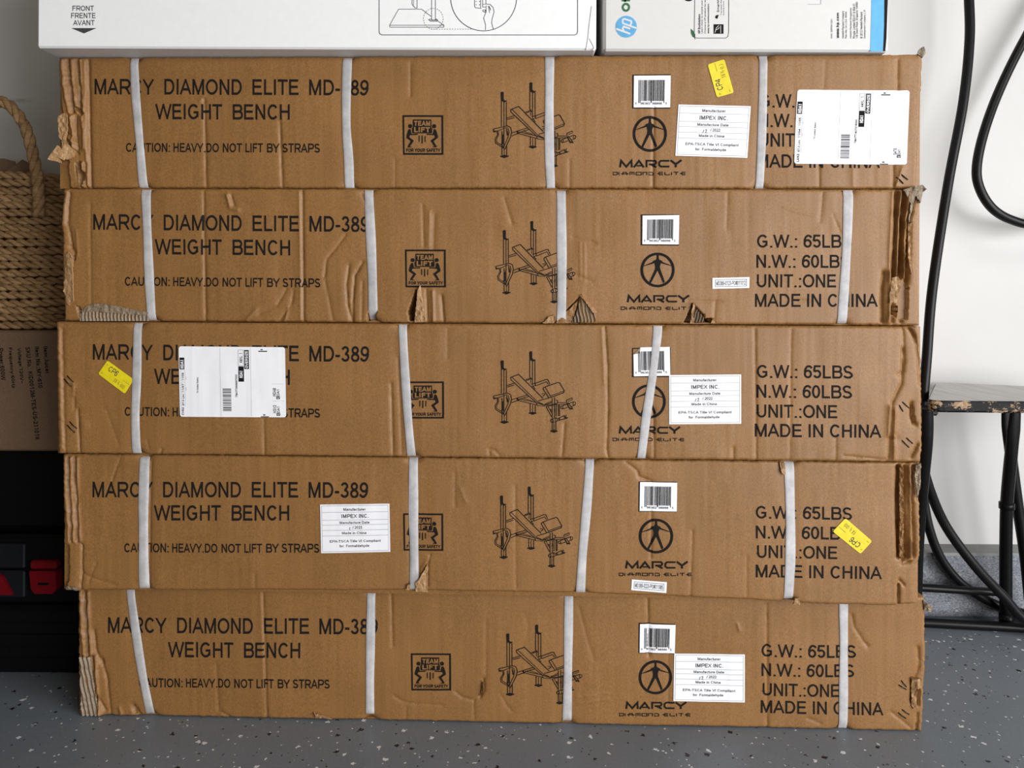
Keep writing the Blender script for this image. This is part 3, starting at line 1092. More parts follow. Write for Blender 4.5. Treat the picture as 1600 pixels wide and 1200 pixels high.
SPEC = [
    dict(seed=11, z=1.114, xl=90, xr=1441, y0=86, y1=294, Z0=0.783, Z1=0.9750,
         label='topmost brown cardboard carton of the stack, torn open along its left end',
         straps=[[(209, 90), (212, 150), (218, 220), (224, 293)], [(543, 90), (541, 140), (541, 200), (545, 250), (546, 295)],
                 [(859, 88), (858, 200), (859, 260), (861, 295)], [(1193, 85), (1192, 150), (1190, 230), (1187, 294)]],
         sw=[13, 14, 14, 13],
         L=[(86, 90), (130, 91), (165, 95), (180, 99), (184, 93), (235, 95), (252, 108), (258, 106), (294, 111)],
         R=[(80, 1441), (130, 1440), (200, 1436), (250, 1434), (294, 1432)],
         creases=[vl(319, 155, 293, -1.7, 1.8, 322), vl(437, 190, 294, -1.7, 1.8, 441), vl(641, 100, 150, -0.8, 2), vl(617, 250, 294, -0.7, 2),
                  vl(1022, 168, 294, -1.6, 1.8, 1020), vl(1403, 95, 145, -1.6, 2.5), vl(1280, 258, 294, -1.4, 2.4), vl(1396, 256, 292, -1.6, 2.5),
                  vl(1333, 255, 292, 0.8, 3), vl(137, 95, 293, -3.4, 2.4, 141), vl(132, 95, 290, 1.8, 2.0, 136), vl(890, 250, 294, -0.6, 2),
                  ([(150, 92), (400, 90), (700, 90), (1150, 88), (1430, 88)], -0.7, 2.0),
                  ([(320, 150), (312, 158)], 0.8, 2), ([(1412, 262), (1400, 292)], 1.5, 4), ([(1290, 95), (1287, 140)], -0.5, 4)]
                 + folds([97, 104, 112, 120, 126], 94, 175, [2.6, -4.0, 2.6, -4.6, 3.0], 2.0, 6)
                 + folds([100, 109, 117, 128], 182, 232, [-3.0, 3.6, -3.2, 2.6], 2.0, 3)
                 + [([(96, 205), (118, 216)], -2.4, 1.6), ([(95, 211), (118, 224)], 2.4, 1.6), ([(97, 219), (119, 240)], -2.8, 1.8)]
                 + folds([118, 127, 133], 256, 293, [-4.0, 3.0, -3.5], 2.0, 1),
         holes=[([(112, 165), (126, 171), (128, 183), (120, 176)], -9), ([(107, 254), (117, 252), (131, 270), (129, 288), (124, 290), (112, 292)], -12)]),
    dict(seed=23, z=1.109, xl=98, xr=1440, y0=295, y1=504, Z0=0.589, Z1=0.7822,
         label='second brown carton from the top, its bottom edge torn open in several places',
         straps=[[(228, 296), (230, 350), (233, 430), (237, 500)], [(576, 297), (579, 360), (582, 430), (583, 484)],
                 [(877, 298), (878, 400), (878, 460), (877, 504)], [(1326, 297), (1324, 370), (1320, 440), (1316, 505)]],
         sw=[14, 14.5, 14.5, 14.5],
         L=[(295, 99), (320, 97), (345, 95), (370, 98), (430, 98), (460, 100), (503, 101)],
         R=[(293, 1441), (315, 1437), (345, 1431), (380, 1431), (425, 1433), (470, 1436), (506, 1437)],
         creases=[vl(318, 299, 503, -1.6, 1.8, 321), vl(472, 297, 503, -2.4, 2.2, 474), vl(468, 300, 500, 1.2, 3.0, 470),
                  ([(540, 367), (526, 386), (510, 405), (507, 432)], -1.4, 2.0), ([(447, 452), (432, 478), (405, 490)], -1.2, 2.5),
                  ([(458, 455), (455, 475), (436, 503)], -1.2, 2.5), ([(450, 480), (445, 503)], 1.3, 2), ([(508, 440), (516, 480), (520, 500)], -1.0, 2.5),
                  ([(545, 415), (541, 445), (543, 475), (549, 502)], -2.0, 2.0), ([(566, 410), (554, 430), (551, 470), (551, 503)], -2.2, 2.0),
                  ([(566, 440), (565, 503)], -1.1, 2.0), ([(660, 320), (662, 385)], -1.0, 2.5), ([(671, 330), (670, 385)], 0.9, 2.5), ([(679, 335), (677, 390)], -0.9, 3),
                  ([(666, 452), (668, 503)], -1.6, 2.0), ([(676, 455), (677, 503)], 2.2, 2.0), ([(690, 462), (693, 503)], -2.2, 2.0),
                  ([(565, 303), (575, 325)], -1.1, 2.5), ([(788, 310), (800, 350)], -0.9, 2.5), ([(895, 371), (930, 380)], -0.9, 2.5), ([(900, 430), (925, 440)], -0.9, 2.5),
                  ([(913, 380), (914, 440)], 0.5, 2), ([(906, 378), (907, 435)], 0.5, 2),
                  ([(1137, 300), (1135, 360)], -0.7, 3), ([(1286, 300), (1282, 345)], -0.9, 3), ([(1225, 325), (1275, 338)], 0.5, 2), ([(1302, 335), (1313, 362)], -0.7, 1.5),
                  vl(141, 320, 480, -0.9, 2.2, 142), ([(120, 360), (122, 400)], 1.0, 2), ([(1240, 470), (1262, 470)], -0.7, 2), ([(1075, 470), (1128, 472)], -0.7, 2), ([(1118, 470), (1116, 503)], -0.9, 2),
                  ([(355, 305), (360, 325), (372, 328)], 2.2, 2.4), ([(361, 306), (366, 322)], -1.8, 1.6),
                  ([(108, 300), (108, 350), (112, 385)], -2.2, 2.0), ([(104, 300), (102, 350)], 1.6, 2.0), ([(110, 385), (117, 395)], -3, 2),
                  ([(385, 500), (400, 484)], 1.2, 3)]
                 + folds([1395, 1401, 1407, 1413, 1420, 1427], 298, 440, [1.5, -6.5, 4.0, -9.0, 5.0, -8.0], 2.2, -6)
                 + folds([1381, 1390, 1397, 1412], 425, 503, [-4.0, 3.6, -4.2, -5.5], 2.4, -2),
         holes=[([(640, 503), (637, 488), (650, 452), (652, 476), (648, 503)], -38), ([(573, 504), (575, 486), (588, 484), (586, 504)], -28),
                ([(868, 505), (882, 488), (905, 465), (906, 505)], -10), ([(1068, 505), (1075, 490), (1082, 473), (1089, 482), (1100, 492), (1102, 505)], -28),
                ([(1102, 505), (1101, 499), (1113, 497), (1113, 505)], -30), ([(1395, 476), (1404, 480), (1401, 496), (1393, 488)], -16),
                ([(1407, 440), (1418, 435), (1423, 450), (1420, 500), (1405, 500)], -7), ([(112, 400), (117, 398), (118, 408), (114, 406)], -6),
                ([(118, 478), (124, 480), (132, 503), (126, 503)], -8)]),
    dict(seed=37, z=1.1035, xl=87, xr=1441, y0=503, y1=715, Z0=0.397, Z1=0.5882,
         label='middle brown carton of the stack, yellow sticker beside the shipping label at its left',
         straps=[[(215, 504), (214, 580), (211, 650), (213, 711)], [(629, 505), (632, 570), (637, 650), (643, 713)],
                 [(1029, 507), (1021, 580), (1010, 650), (1002, 717)]],
         sw=[13.5, 13.5, 13.5],
         L=[(503, 87), (560, 88), (620, 89), (660, 90), (690, 91), (712, 92)],
         R=[(506, 1432), (520, 1436), (560, 1440), (640, 1441), (700, 1441), (722, 1439)],
         creases=[vl(412, 655, 711, -1.2, 2, 413), vl(611, 600, 712, -1.6, 2.2, 614), vl(622, 560, 712, -1.0, 3, 628), vl(882, 662, 713, -1.2, 2, 878), vl(699, 515, 560, -0.6, 3),
                  ([(945, 510), (949, 570), (950, 640), (948, 703), (950, 714)], -1.8, 1.6), ([(940, 512), (944, 600)], 0.6, 2),
                  vl(1021, 640, 717, -1.5, 1.8, 1022), vl(1180, 515, 720, -1.2, 2, 1182), vl(1237, 515, 720, -0.9, 2.5, 1234), vl(1306, 685, 720, -1.2, 2), vl(1146, 700, 718, -1.2, 2),
                  ([(1413, 508), (1414, 560), (1412, 580), (1404, 586)], -1.6, 2.2), ([(1412, 545), (1409, 600), (1394, 630), (1388, 716)], -2.2, 2.2), ([(1398, 640), (1396, 718)], 2.2, 2.2),
                  ([(1428, 512), (1436, 540), (1438, 600)], -2.8, 2.0), ([(1425, 630), (1424, 655), (1432, 664)], -4.0, 1.6), ([(1423, 508), (1432, 525)], -3, 1.6),
                  ([(1390, 635), (1388, 680)], 2.5, 3), ([(1425, 715), (1434, 695)], -3.5, 2), ([(1320, 713), (1385, 719)], -1.6, 1.4),
                  vl(115, 612, 640, -1.0, 2), vl(121, 640, 710, -2.0, 1.8, 124), vl(97, 515, 712, -1.2, 2.0, 99), vl(92, 510, 700, 1.2, 2.0, 94),
                  ([(114, 600), (114, 618)], 1.2, 2), ([(230, 690), (232, 702)], -1, 2), ([(165, 640), (185, 695)], -0.5, 2),
                  ([(765, 711), (764, 702), (772, 703), (780, 712)], -1.0, 1.8), ([(250, 709), (252, 703)], -1.2, 1.8), ([(100, 505), (600, 510), (1100, 513)], -0.4, 2)],
         dents=[(1395, 684, 7, 7, -3.0), (1396, 683, 3, 3, 3.5), (132, 664, 7, 8, 1.4), (128, 598, 9, 10, -0.9)],
         holes=[([(1424, 632), (1428, 640), (1430, 660), (1426, 664), (1423, 650)], -8)]),
    dict(seed=51, z=1.109, xl=97, xr=1438, y0=715, y1=930, Z0=0.197, Z1=0.3962,
         label='fourth brown carton from the top, its loose front hem hanging over the bottom carton',
         straps=[[(226, 716), (224, 800), (224, 880), (225, 920)], [(646, 716), (646, 800), (647, 870), (647, 920)],
                 [(922, 718), (917, 790), (910, 870), (907, 925)], [(1233, 723), (1235, 800), (1235, 880), (1232, 936)]],
         sw=[15, 14.5, 14, 15],
         L=[(715, 98), (760, 97), (800, 99), (840, 100), (848, 99), (851, 107), (890, 108), (905, 107), (912, 104), (922, 106)],
         R=[(722, 1438), (770, 1437), (830, 1438), (876, 1437), (880, 1431), (920, 1430), (946, 1432)],
         B=[(90, 923), (300, 923), (640, 923), (800, 926), (910, 928), (1000, 931), (1150, 937), (1290, 945), (1400, 947), (1440, 944)],
         creases=[vl(236, 722, 918, -1.4, 1.8, 232), vl(805, 760, 925, -0.7, 2.5, 806), vl(711, 740, 790, -0.7, 3), vl(1018, 798, 872, -1.2, 1.8, 1017),
                  ([(978, 722), (995, 735), (998, 745), (1018, 752)], -1.6, 2.0), vl(1082, 830, 935, -1.0, 2, 1079), vl(1167, 870, 940, -0.6, 2), ([(672, 868), (668, 885), (668, 923)], -2.2, 1.6),
                  ([(720, 765), (728, 785)], 0.8, 3), ([(170, 768), (177, 745), (187, 717)], -0.9, 1.6), ([(125, 895), (150, 906), (180, 915)], -1.1, 1.8),
                  ([(138, 910), (150, 880)], -0.8, 1.8), vl(125, 850, 922, -2.2, 1.8, 123), vl(398, 900, 922, -0.6, 2), ([(655, 905), (660, 890), (671, 872)], 1.4, 3), ([(640, 770), (640, 915)], -0.6, 2)]
                 + folds([102, 106, 111, 116, 121], 716, 845, [2.0, -3.2, 3.2, -4.0, 2.4], 1.8, 4)
                 + folds([1403, 1408, 1413, 1420, 1427], 728, 870, [-5.5, 3.5, -6.0, 4.0, -4.5], 1.9, 1)
                 + [([(1407, 912), (1406, 946)], -6.0, 1.4), ([(1411, 872), (1412, 880), (1425, 878)], -4.5, 1.5), ([(1408, 905), (1418, 912)], -3, 1.4), ([(1432, 735), (1436, 780)], -5, 1.6)],
         holes=[([(637, 921), (640, 914), (652, 916), (652, 922)], -20)]),
    dict(seed=67, z=1.135, xl=121, xr=1443, y0=925, y1=1131, Z0=0.0008, Z1=0.1962,
         label='bottom brown carton of the stack, standing on the speckled grey floor',
         straps=[[(203, 920), (213, 990), (224, 1060), (235, 1116)], [(580, 922), (579, 1000), (578, 1060), (578, 1115)],
                 [(889, 925), (888, 1000), (887, 1080), (886, 1127)], [(1318, 938), (1319, 1000), (1318, 1080), (1317, 1141)]],
         sw=[13.5, 13.5, 13.5, 13.5],
         L=[(918, 121), (960, 121), (1015, 122), (1060, 123), (1090, 126), (1120, 126)],
         R=[(935, 1444), (980, 1446), (1030, 1446), (1090, 1443), (1145, 1441)],
         creases=[vl(411, 926, 1123, -1.4, 1.8, 417), vl(407, 926, 1060, 0.6, 2.5, 412), vl(611, 928, 1010, -1.3, 2, 613), vl(759, 970, 1060, -0.6, 2.5), vl(1012, 935, 1025, -1.6, 2.2, 1014), vl(1044, 1010, 1100, -0.7, 2.5),
                  vl(338, 1040, 1110, -0.9, 3, 341), vl(1198, 945, 1140, -1.4, 2.2, 1199), ([(615, 1088), (628, 1096), (640, 1099), (690, 1102)], -0.9, 2), ([(712, 1082), (722, 1090), (740, 1095), (748, 1088)], -1.2, 2),
                  ([(755, 1062), (756, 1080), (750, 1090)], -3.0, 1.8), ([(740, 1095), (741, 1125)], -0.8, 2), ([(782, 1085), (790, 1100), (800, 1112)], -0.7, 2), ([(905, 950), (918, 1000), (928, 1030)], -0.6, 3),
                  ([(1332, 962), (1335, 980), (1350, 1003), (1356, 1010)], -1.4, 2), ([(1262, 1122), (1282, 1130)], -0.8, 2), ([(1432, 1012), (1434, 1040), (1428, 1060)], -2.0, 1.8), ([(635, 1105), (634, 1125)], -0.7, 2),
                  ([(820, 960), (825, 980), (818, 1010)], -0.4, 4), ([(900, 1090), (950, 1083)], 0.5, 1.5), ([(903, 1100), (950, 1092)], 0.5, 1.5), ([(1152, 975), (1155, 985)], 1.4, 1.6)]
                 + folds([126, 131, 138], 926, 1022, [2.2, -3.4, 2.6], 1.8, 5)
                 + folds([126, 131, 136, 143, 150], 1026, 1118, [-3.4, 2.0, -3.2, -4.0, 3.0], 1.8, 6)
                 + [([(147, 985), (150, 1015), (158, 1035)], -2.4, 1.8), ([(159, 1030), (167, 1060), (173, 1118)], -2.0, 2.0), ([(150, 1085), (165, 1110)], -2.4, 1.8), ([(155, 1100), (157, 1117)], 1.6, 1.6),
                    ([(1434, 1115), (1434, 1143)], -3.0, 1.5), ([(1393, 1113), (1425, 1138)], -1.0, 2), ([(187, 1105), (190, 1116)], 1.6, 1.5), ([(208, 1103), (216, 1117)], -3, 2.5), ([(335, 1117), (345, 1113), (358, 1120)], -1.5, 1.6)],
         holes=[([(1422, 1062), (1426, 1058), (1426, 1105), (1422, 1098)], -9), ([(1429, 1076), (1437, 1076), (1437, 1103), (1429, 1103)], -6), ([(206, 1104), (214, 1106), (220, 1117), (208, 1117)], -6)]),
]

# ---- printed art templates
def title(dx, y, sl, sx, gap2, gap3):
    """the three printed lines at the left of a carton; template x measured from its first letter"""
    a = Art()
    x = lambda t: dx + (t - 148) * sx
    for wd, x0, x1 in (('MARCY', 148, 241), ('DIAMOND', 257.5, 378), ('ELITE', 395, 467), ('MD-389', 483.5, 576)):
        a.line(wd, x(x0), y + sl * (x(x0) - dx), x(x1), y + 24.5 + sl * (x(x0) - dx), slope=sl, bold=0.0)
    for wd, x0, x1 in (('WEIGHT', 243, 347), ('BENCH', 364, 453)):
        a.line(wd, x(x0), y + gap2 + sl * (x(x0) - dx), x(x1), y + gap2 + 24 + sl * (x(x0) - dx), slope=sl, bold=0.0)
    for wd, x0, x1 in (('CAUTION:', 197, 266), ('HEAVY.DO', 271.5, 342), ('NOT', 348.5, 378.5), ('LIFT', 384, 411), ('BY', 417.5, 437), ('STRAPS', 441.5, 500)):
        a.line(wd, x(x0), y + gap3 + sl * (x(x0) - dx), x(x1), y + gap3 + 14.2 + sl * (x(x0) - dx), slope=sl, bold=0.008)
    return a


def weights(xs, ys, h, sl):
    a = Art()
    for body, (x0, x1), y in zip(('G.W.: 65LBS', 'N.W.: 60LBS', 'UNIT.:ONE', 'MADE IN CHINA'), xs, ys):
        a.line(body, x0, y, x1, y + h, slope=sl, bold=0.0)
    return a


def bench_art():
    a = Art()
    S_ = lambda *p, w=9, c=False: a.stroke(p, w, closed=c)
    # left upright with its hook
    a.poly([(168, 260), (180, 250), (205, 252), (205, 335), (222, 350), (244, 345), (240, 358), (212, 372), (185, 355), (172, 340)])
    S_((178, 340), (178, 640)); S_((208, 368), (208, 880)); S_((236, 365), (236, 640))
    S_((185, 690), (185, 960)); S_((240, 660), (240, 700)); S_((240, 850), (240, 960)); S_((212, 900), (212, 975), w=6)
    a.poly([(165, 968), (212, 955), (262, 966), (262, 976), (212, 994), (165, 978)])
    # right upright
    a.poly([(503, 155), (515, 144), (538, 148), (538, 225), (555, 243), (580, 238), (572, 256), (543, 266), (515, 248), (505, 232)])
    S_((509, 240), (509, 450)); S_((541, 262), (541, 540)); S_((570, 255), (570, 530)); S_((520, 480), (520, 520), w=7)
    S_((515, 755), (515, 860)); S_((543, 770), (543, 870), w=7); S_((574, 775), (574, 858))
    a.poly([(497, 862), (542, 852), (588, 862), (588, 872), (542, 888), (497, 872)])
    # back pad
    S_((285, 450), (380, 415), (665, 695), w=10); S_((285, 450), (292, 480), (585, 745), (680, 775), (765, 745)); S_((300, 445), (600, 735), w=7)
    S_((600, 735), (670, 765)); S_((610, 725), (735, 690)); S_((680, 765), (770, 725), w=7); S_((585, 745), (600, 780), (690, 785), w=7)
    # cross bars
    S_((240, 545), (340, 515)); S_((245, 562), (330, 540)); S_((460, 480), (525, 455)); S_((470, 488), (525, 468), w=7); S_((515, 450), (530, 475), w=14)
    S_((300, 712), (365, 690), (480, 655)); S_((300, 745), (370, 718), (420, 695), (500, 672)); S_((385, 700), (590, 745)); S_((390, 722), (600, 775)); S_((360, 690), (380, 725), w=18)
    S_((430, 690), (540, 725), w=6)
    # left fly arm
    S_((85, 668), (250, 632), (285, 650), (298, 700), (285, 760), (215, 900)); S_((85, 690), (135, 690), (190, 670), w=8); S_((85, 668), (90, 700), (115, 695), w=12)
    S_((255, 660), (268, 700), (255, 760), (210, 860), w=8); S_((190, 665), (250, 650), w=7)
    S_((125, 690), (135, 730), (105, 780), (110, 825), (200, 880), w=8); S_((140, 690), (145, 735), (120, 785), (125, 815), (195, 860), w=7)
    S_((190, 730), (190, 840), w=16); S_((245, 690), (250, 740), w=16); S_((205, 700), (205, 870), w=7); S_((175, 830), (215, 900), w=8)
    # right fly arm
    S_((575, 520), (705, 472)); S_((575, 550), (705, 500), w=8); S_((575, 520), (575, 550)); S_((530, 530), (575, 520)); S_((540, 560), (570, 545), w=8)
    S_((700, 475), (720, 475), (745, 530), w=9); S_((705, 500), (728, 535), w=8); S_((650, 640), (690, 640), w=8); S_((660, 670), (690, 650), w=9); S_((540, 545), (575, 590), w=8)
    # preacher pad
    S_((668, 575), (690, 560), (840, 508), (860, 515), (912, 605), (905, 630), (750, 685), (730, 685), (668, 590), c=True, w=10)
    S_((690, 565), (755, 675), w=8); S_((755, 665), (905, 610), w=7)
    # front post and foot
    S_((772, 690), (772, 925)); S_((800, 685), (800, 920)); S_((772, 975), (772, 1065)); S_((792, 985), (792, 1080), w=7); S_((815, 970), (815, 1065))
    a.poly([(748, 1072), (790, 1060), (835, 1072), (835, 1082), (790, 1098), (748, 1082)])
    S_((700, 790), (765, 910)); S_((725, 790), (775, 880), w=7); S_((755, 820), (755, 850), w=14); S_((695, 775), (770, 770), (835, 750)); S_((700, 790), (830, 765), w=8)
    # leg developer
    S_((815, 715), (835, 720), (835, 745), (930, 745), w=9); S_((830, 770), (880, 765), (930, 765), w=8); S_((820, 760), (820, 905)); S_((845, 770), (845, 905)); S_((858, 770), (858, 900), w=7)
    S_((940, 745), (940, 715), (1000, 690), (1010, 700), w=9); S_((955, 730), (1010, 708), w=7)
    a.ellipse(885, 800, 17, 20, inner=(9, 11)); a.ellipse(1030, 755, 18, 22, inner=(11, 14))
    S_((890, 782), (1020, 735)); S_((890, 820), (955, 800), w=8); S_((985, 790), (1035, 775), w=8); S_((940, 750), (975, 810), (1015, 820), w=14); S_((955, 745), (1000, 800), w=9); S_((975, 825), (1010, 800), w=9)
    a.ellipse(768, 955, 19, 22, inner=(8, 10)); S_((770, 934), (825, 920)); S_((775, 977), (830, 962)); a.ellipse(820, 945, 14, 22, inner=(8, 15))
    S_((830, 935), (915, 895)); S_((835, 955), (950, 925), w=10); S_((850, 920), (860, 950), w=14); S_((915, 895), (915, 920), (955, 920), w=10); S_((935, 885), (925, 930), w=8); S_((800, 820), (800, 850), w=14)
    a.extend(Art())
    return a


def team_art():
    a = Art()
    a.poly([(130, 148), (1040, 148), (1045, 1030), (145, 1030)], holes=[[(168, 188), (1000, 188), (1003, 990), (178, 990)]])
    # sign board with letters standing out of it in bare board colour
    a.poly([(362, 245), (775, 245), (775, 552), (362, 552)])
    for body, x0, x1, y0, y1 in (('TEAM', 388, 750, 275, 388), ('LIFT', 390, 745, 415, 530)):
        a.line(body, x0, y0, x1, y1, 2, 1, 0.045)
    for s_, cx in ((1, 0), (-1, 1140)):
        X = lambda x: cx + s_ * x
        a.ellipse(X(303), 393, 46, 46)
        a.poly([(X(275), 460), (X(312), 458), (X(335), 570), (X(290), 610), (X(285), 640), (X(385), 715), (X(300), 840), (X(350), 862), (X(245), 866), (X(250), 835), (X(315), 725), (X(215), 650), (X(222), 600), (X(250), 500)])
        a.stroke([(X(318), 580), (X(470), 572)], 26)
        a.stroke([(X(348), 430), (X(358), 545)], 14)
    a.stroke([(504, 605), (504, 742)], 22); a.stroke([(570, 600), (570, 780)], 26); a.stroke([(637, 610), (637, 745)], 22)
    a.line('FOR YOUR SAFETY', 215, 888, 978, 966, 0, 0, 0.04)
    return a


def logo_art():
    a = Art()
    a.ellipse(683, 408, 279, 293, inner=(235, 250), n=64)
    a.poly([(668, 140), (702, 140), (702, 205), (712, 235), (748, 248), (768, 275), (905, 330), (905, 342), (770, 303), (738, 292), (722, 350), (728, 395), (803, 608), (776, 632),
            (690, 428), (678, 428), (572, 635), (545, 615), (640, 400), (644, 350), (632, 292), (598, 305), (458, 346), (458, 336), (600, 275), (622, 248), (660, 235), (668, 205)])
    S_ = lambda *p, w=31: a.stroke(p, w)
    S_((198, 955), (215, 845), (300, 945), (385, 845), (390, 955)); S_((422, 955), (507, 848), (585, 955)); S_((470, 928), (550, 928), w=24)
    S_((630, 955), (630, 846), (770, 846), (785, 868), (785, 886), (765, 905), (672, 905), w=29); S_((700, 905), (790, 952), w=32)
    S_((1000, 849), (862, 849), (836, 874), (836, 918), (862, 943), (1000, 943), w=29); S_((1020, 840), (1105, 905), (1198, 838), w=33); S_((1105, 905), (1105, 955), w=33)
    D = lambda *p: a.stroke(p, 14)
    D((90, 1048), (90, 1078), (140, 1078), (156, 1062), (152, 1034), (76, 1034)); D((180, 1032), (180, 1082)); D((215, 1058), (340, 1058)); D((240, 1080), (250, 1036), (300, 1034), (312, 1080))
    D((362, 1080), (362, 1034), (428, 1034), (428, 1080)); D((395, 1034), (395, 1075)); D((462, 1034), (545, 1034), (545, 1078), (462, 1078), (462, 1034)); D((572, 1080), (572, 1034), (635, 1034), (635, 1080))
    D((662, 1034), (725, 1034), (740, 1050), (738, 1078), (662, 1078)); D((668, 1050), (668, 1065)); D((898, 1034), (840, 1034), (826, 1056), (840, 1078), (898, 1078)); D((805, 1056), (895, 1056))
    D((928, 1032), (928, 1072), (940, 1078), (1000, 1078), (1000, 1066)); D((1036, 1032), (1036, 1082)); D((1070, 1034), (1150, 1034)); D((1112, 1034), (1112, 1080))
    D((1262, 1034), (1210, 1034), (1196, 1056), (1210, 1078), (1262, 1078)); D((1172, 1056), (1260, 1056))
    return a


BENCH, TEAM, LOGO = bench_art(), team_art(), logo_art()


def bench_at(x0, y0, x1, y1):
    """(x0,y0) tall hook top, (x1,y1) front foot bottom; template points (520,146) and (790,1096)"""
    return BENCH.mapped(aff(520, 146, (x1 - x0) / 270 * 0.5 + 0.5 / 7.5, (y1 - y0) / 950, x0, y0))


def team_at(x0, y0, x1, y1):
    a = Art()
    f = aff(130, 148, (x1 - x0) / 915, (y1 - y0) / 882, x0, y0)
    a.T = [(f(t), m, l) for t, m, l in TEAM.T if m == 0]
    b = Art()
    b.T = [(f(t), 0, 1) for t, m, l in TEAM.T if m == 2]
    return a, b


def logo_at(cx, cy, sx, sy):
    return LOGO.mapped(aff(683, 408, sx / 10.436, sy / 10.436, cx, cy))


def frame_art(q, wd=1.3):
    a = Art()
    a.stroke(q, wd, closed=True)
    return a


# ---- stickers
def barcode_sticker(q, seed, fold=False):
    a = Art()
    pl = [(0, 0), (1, 0), (1, 1), (0, 1)]
    if fold:
        pl = [(0.2, 0), (1, 0), (1, 1), (0, 1), (0, 0.24)]
        a.poly([(0.2, 0.0), (0.17, 0.20), (0, 0.24)], 2, 1)
    a.poly(pl, 0, 0)
    rnd = random.Random(seed)
    x = 0.13
    while x < 0.83:
        wd = rnd.choice([0.008, 0.011, 0.018, 0.026])
        a.rect(x, 0.14, x + wd, 0.86 if x < 0.17 or x > 0.8 or 0.46 < x < 0.49 else 0.80, 1, 2)
        x += wd + rnd.choice([0.010, 0.012, 0.018])
    for t, x0, x1 in (('0', 0.045, 0.075), ('96362', 0.19, 0.45), ('98998', 0.51, 0.77), ('5', 0.87, 0.905)):
        a.line(t, x0, 0.84, x1, 0.91, 1, 2)
    return a.mapped(quadmap(q)), [PAPER, INK, KRAFT_GREY]


def maker_sticker(q, year, hand):
    a = Art()
    a.rect(0, 0, 1, 1, 0, 0)
    for p in ([(.022, .03), (.978, .03)], [(.022, .97), (.978, .97)]):
        a.poly([(p[0][0], p[0][1] - .005), (p[1][0], p[1][1] - .005), (p[1][0], p[1][1] + .005), (p[0][0], p[0][1] + .005)], 2, 1)
    a.rect(.0195, .03, .0245, .97, 2, 1); a.rect(.9755, .03, .9805, .97, 2, 1)
    for v in (.165, .325, .425, .535, .65):
        a.rect(.022, v - .0042, .978, v + .0042, 2, 1)
    for t, x0, x1, v0, v1, b in (('Manufacturer', .335, .655, .078, .135, 0), ('IMPEX INC.', .305, .695, .205, .285, .006), ('Manufacture Date', .28, .71, .352, .405, 0), ('/ ' + year, .46, .60, .452, .51, 0),
                                 ('Made in China', .31, .66, .567, .62, 0), ('EPA-TSCA Title VI Compliant', .13, .865, .735, .80, 0), ('for  Formaldehyde', .27, .70, .832, .90, 0)):
        a.line(t, x0, v0, x1, v1, 1, 1, b + 0.014)
    if hand == '12':
        a.stroke([(.375, .48), (.358, .545)], .008, 1, 1)
        a.stroke([(.392, .49), (.405, .47), (.412, .49), (.396, .535), (.42, .54)], .008, 1, 1)
    else:
        a.stroke([(.425, .475), (.420, .53)], .008, 1, 1)
    return a.mapped(quadmap(q)), [PAPER, INK_GREY, INK_PALE]


def lot_sticker(q, text):
    a = Art()
    a.rect(0, 0, 1, 1, 0, 0)
    for r in ((.07, .17, .93, .21), (.07, .79, .93, .83), (.07, .17, .08, .83), (.92, .17, .93, .83)):
        a.rect(*r, 1, 1)
    a.line(text, .10, .31, .90, .70, 1, 1)
    return a.mapped(quadmap(q)), [PAPER, INK_GREY]


def yellow_sticker(q, code):
    a = Art()
    a.poly(rounded(0, 0, 1, 1, .06, .11), 0, 0)
    a.line(code, .18, .14, .50, .48, 1, 1, -0.004)
    S_ = lambda *p: a.stroke(p, .010, 1, 1)
    S_((.50, .62), (.545, .58)); S_((.52, .60), (.52, .82)); S_((.55, .66), (.60, .66)); S_((.575, .56), (.575, .82)); S_((.545, .75), (.605, .75))
    S_((.62, .60), (.67, .60), (.66, .72), (.63, .72)); S_((.66, .70), (.69, .82)); S_((.70, .72), (.73, .72))
    S_((.775, .60), (.755, .72), (.775, .84)); S_((.80, .62), (.80, .82))
    if code == 'CP6':
        S_((.835, .62), (.835, .82))
    S_((.865, .60), (.885, .72), (.865, .84))
    for r in ((.05, .20, .10, .22), (.05, .26, .08, .275), (.05, .80, .12, .82), (.72, .40, .97, .415)):
        a.rect(*r, 1, 1)
    return a.mapped(quadmap(q)), [YELLOW, INK_GREY]


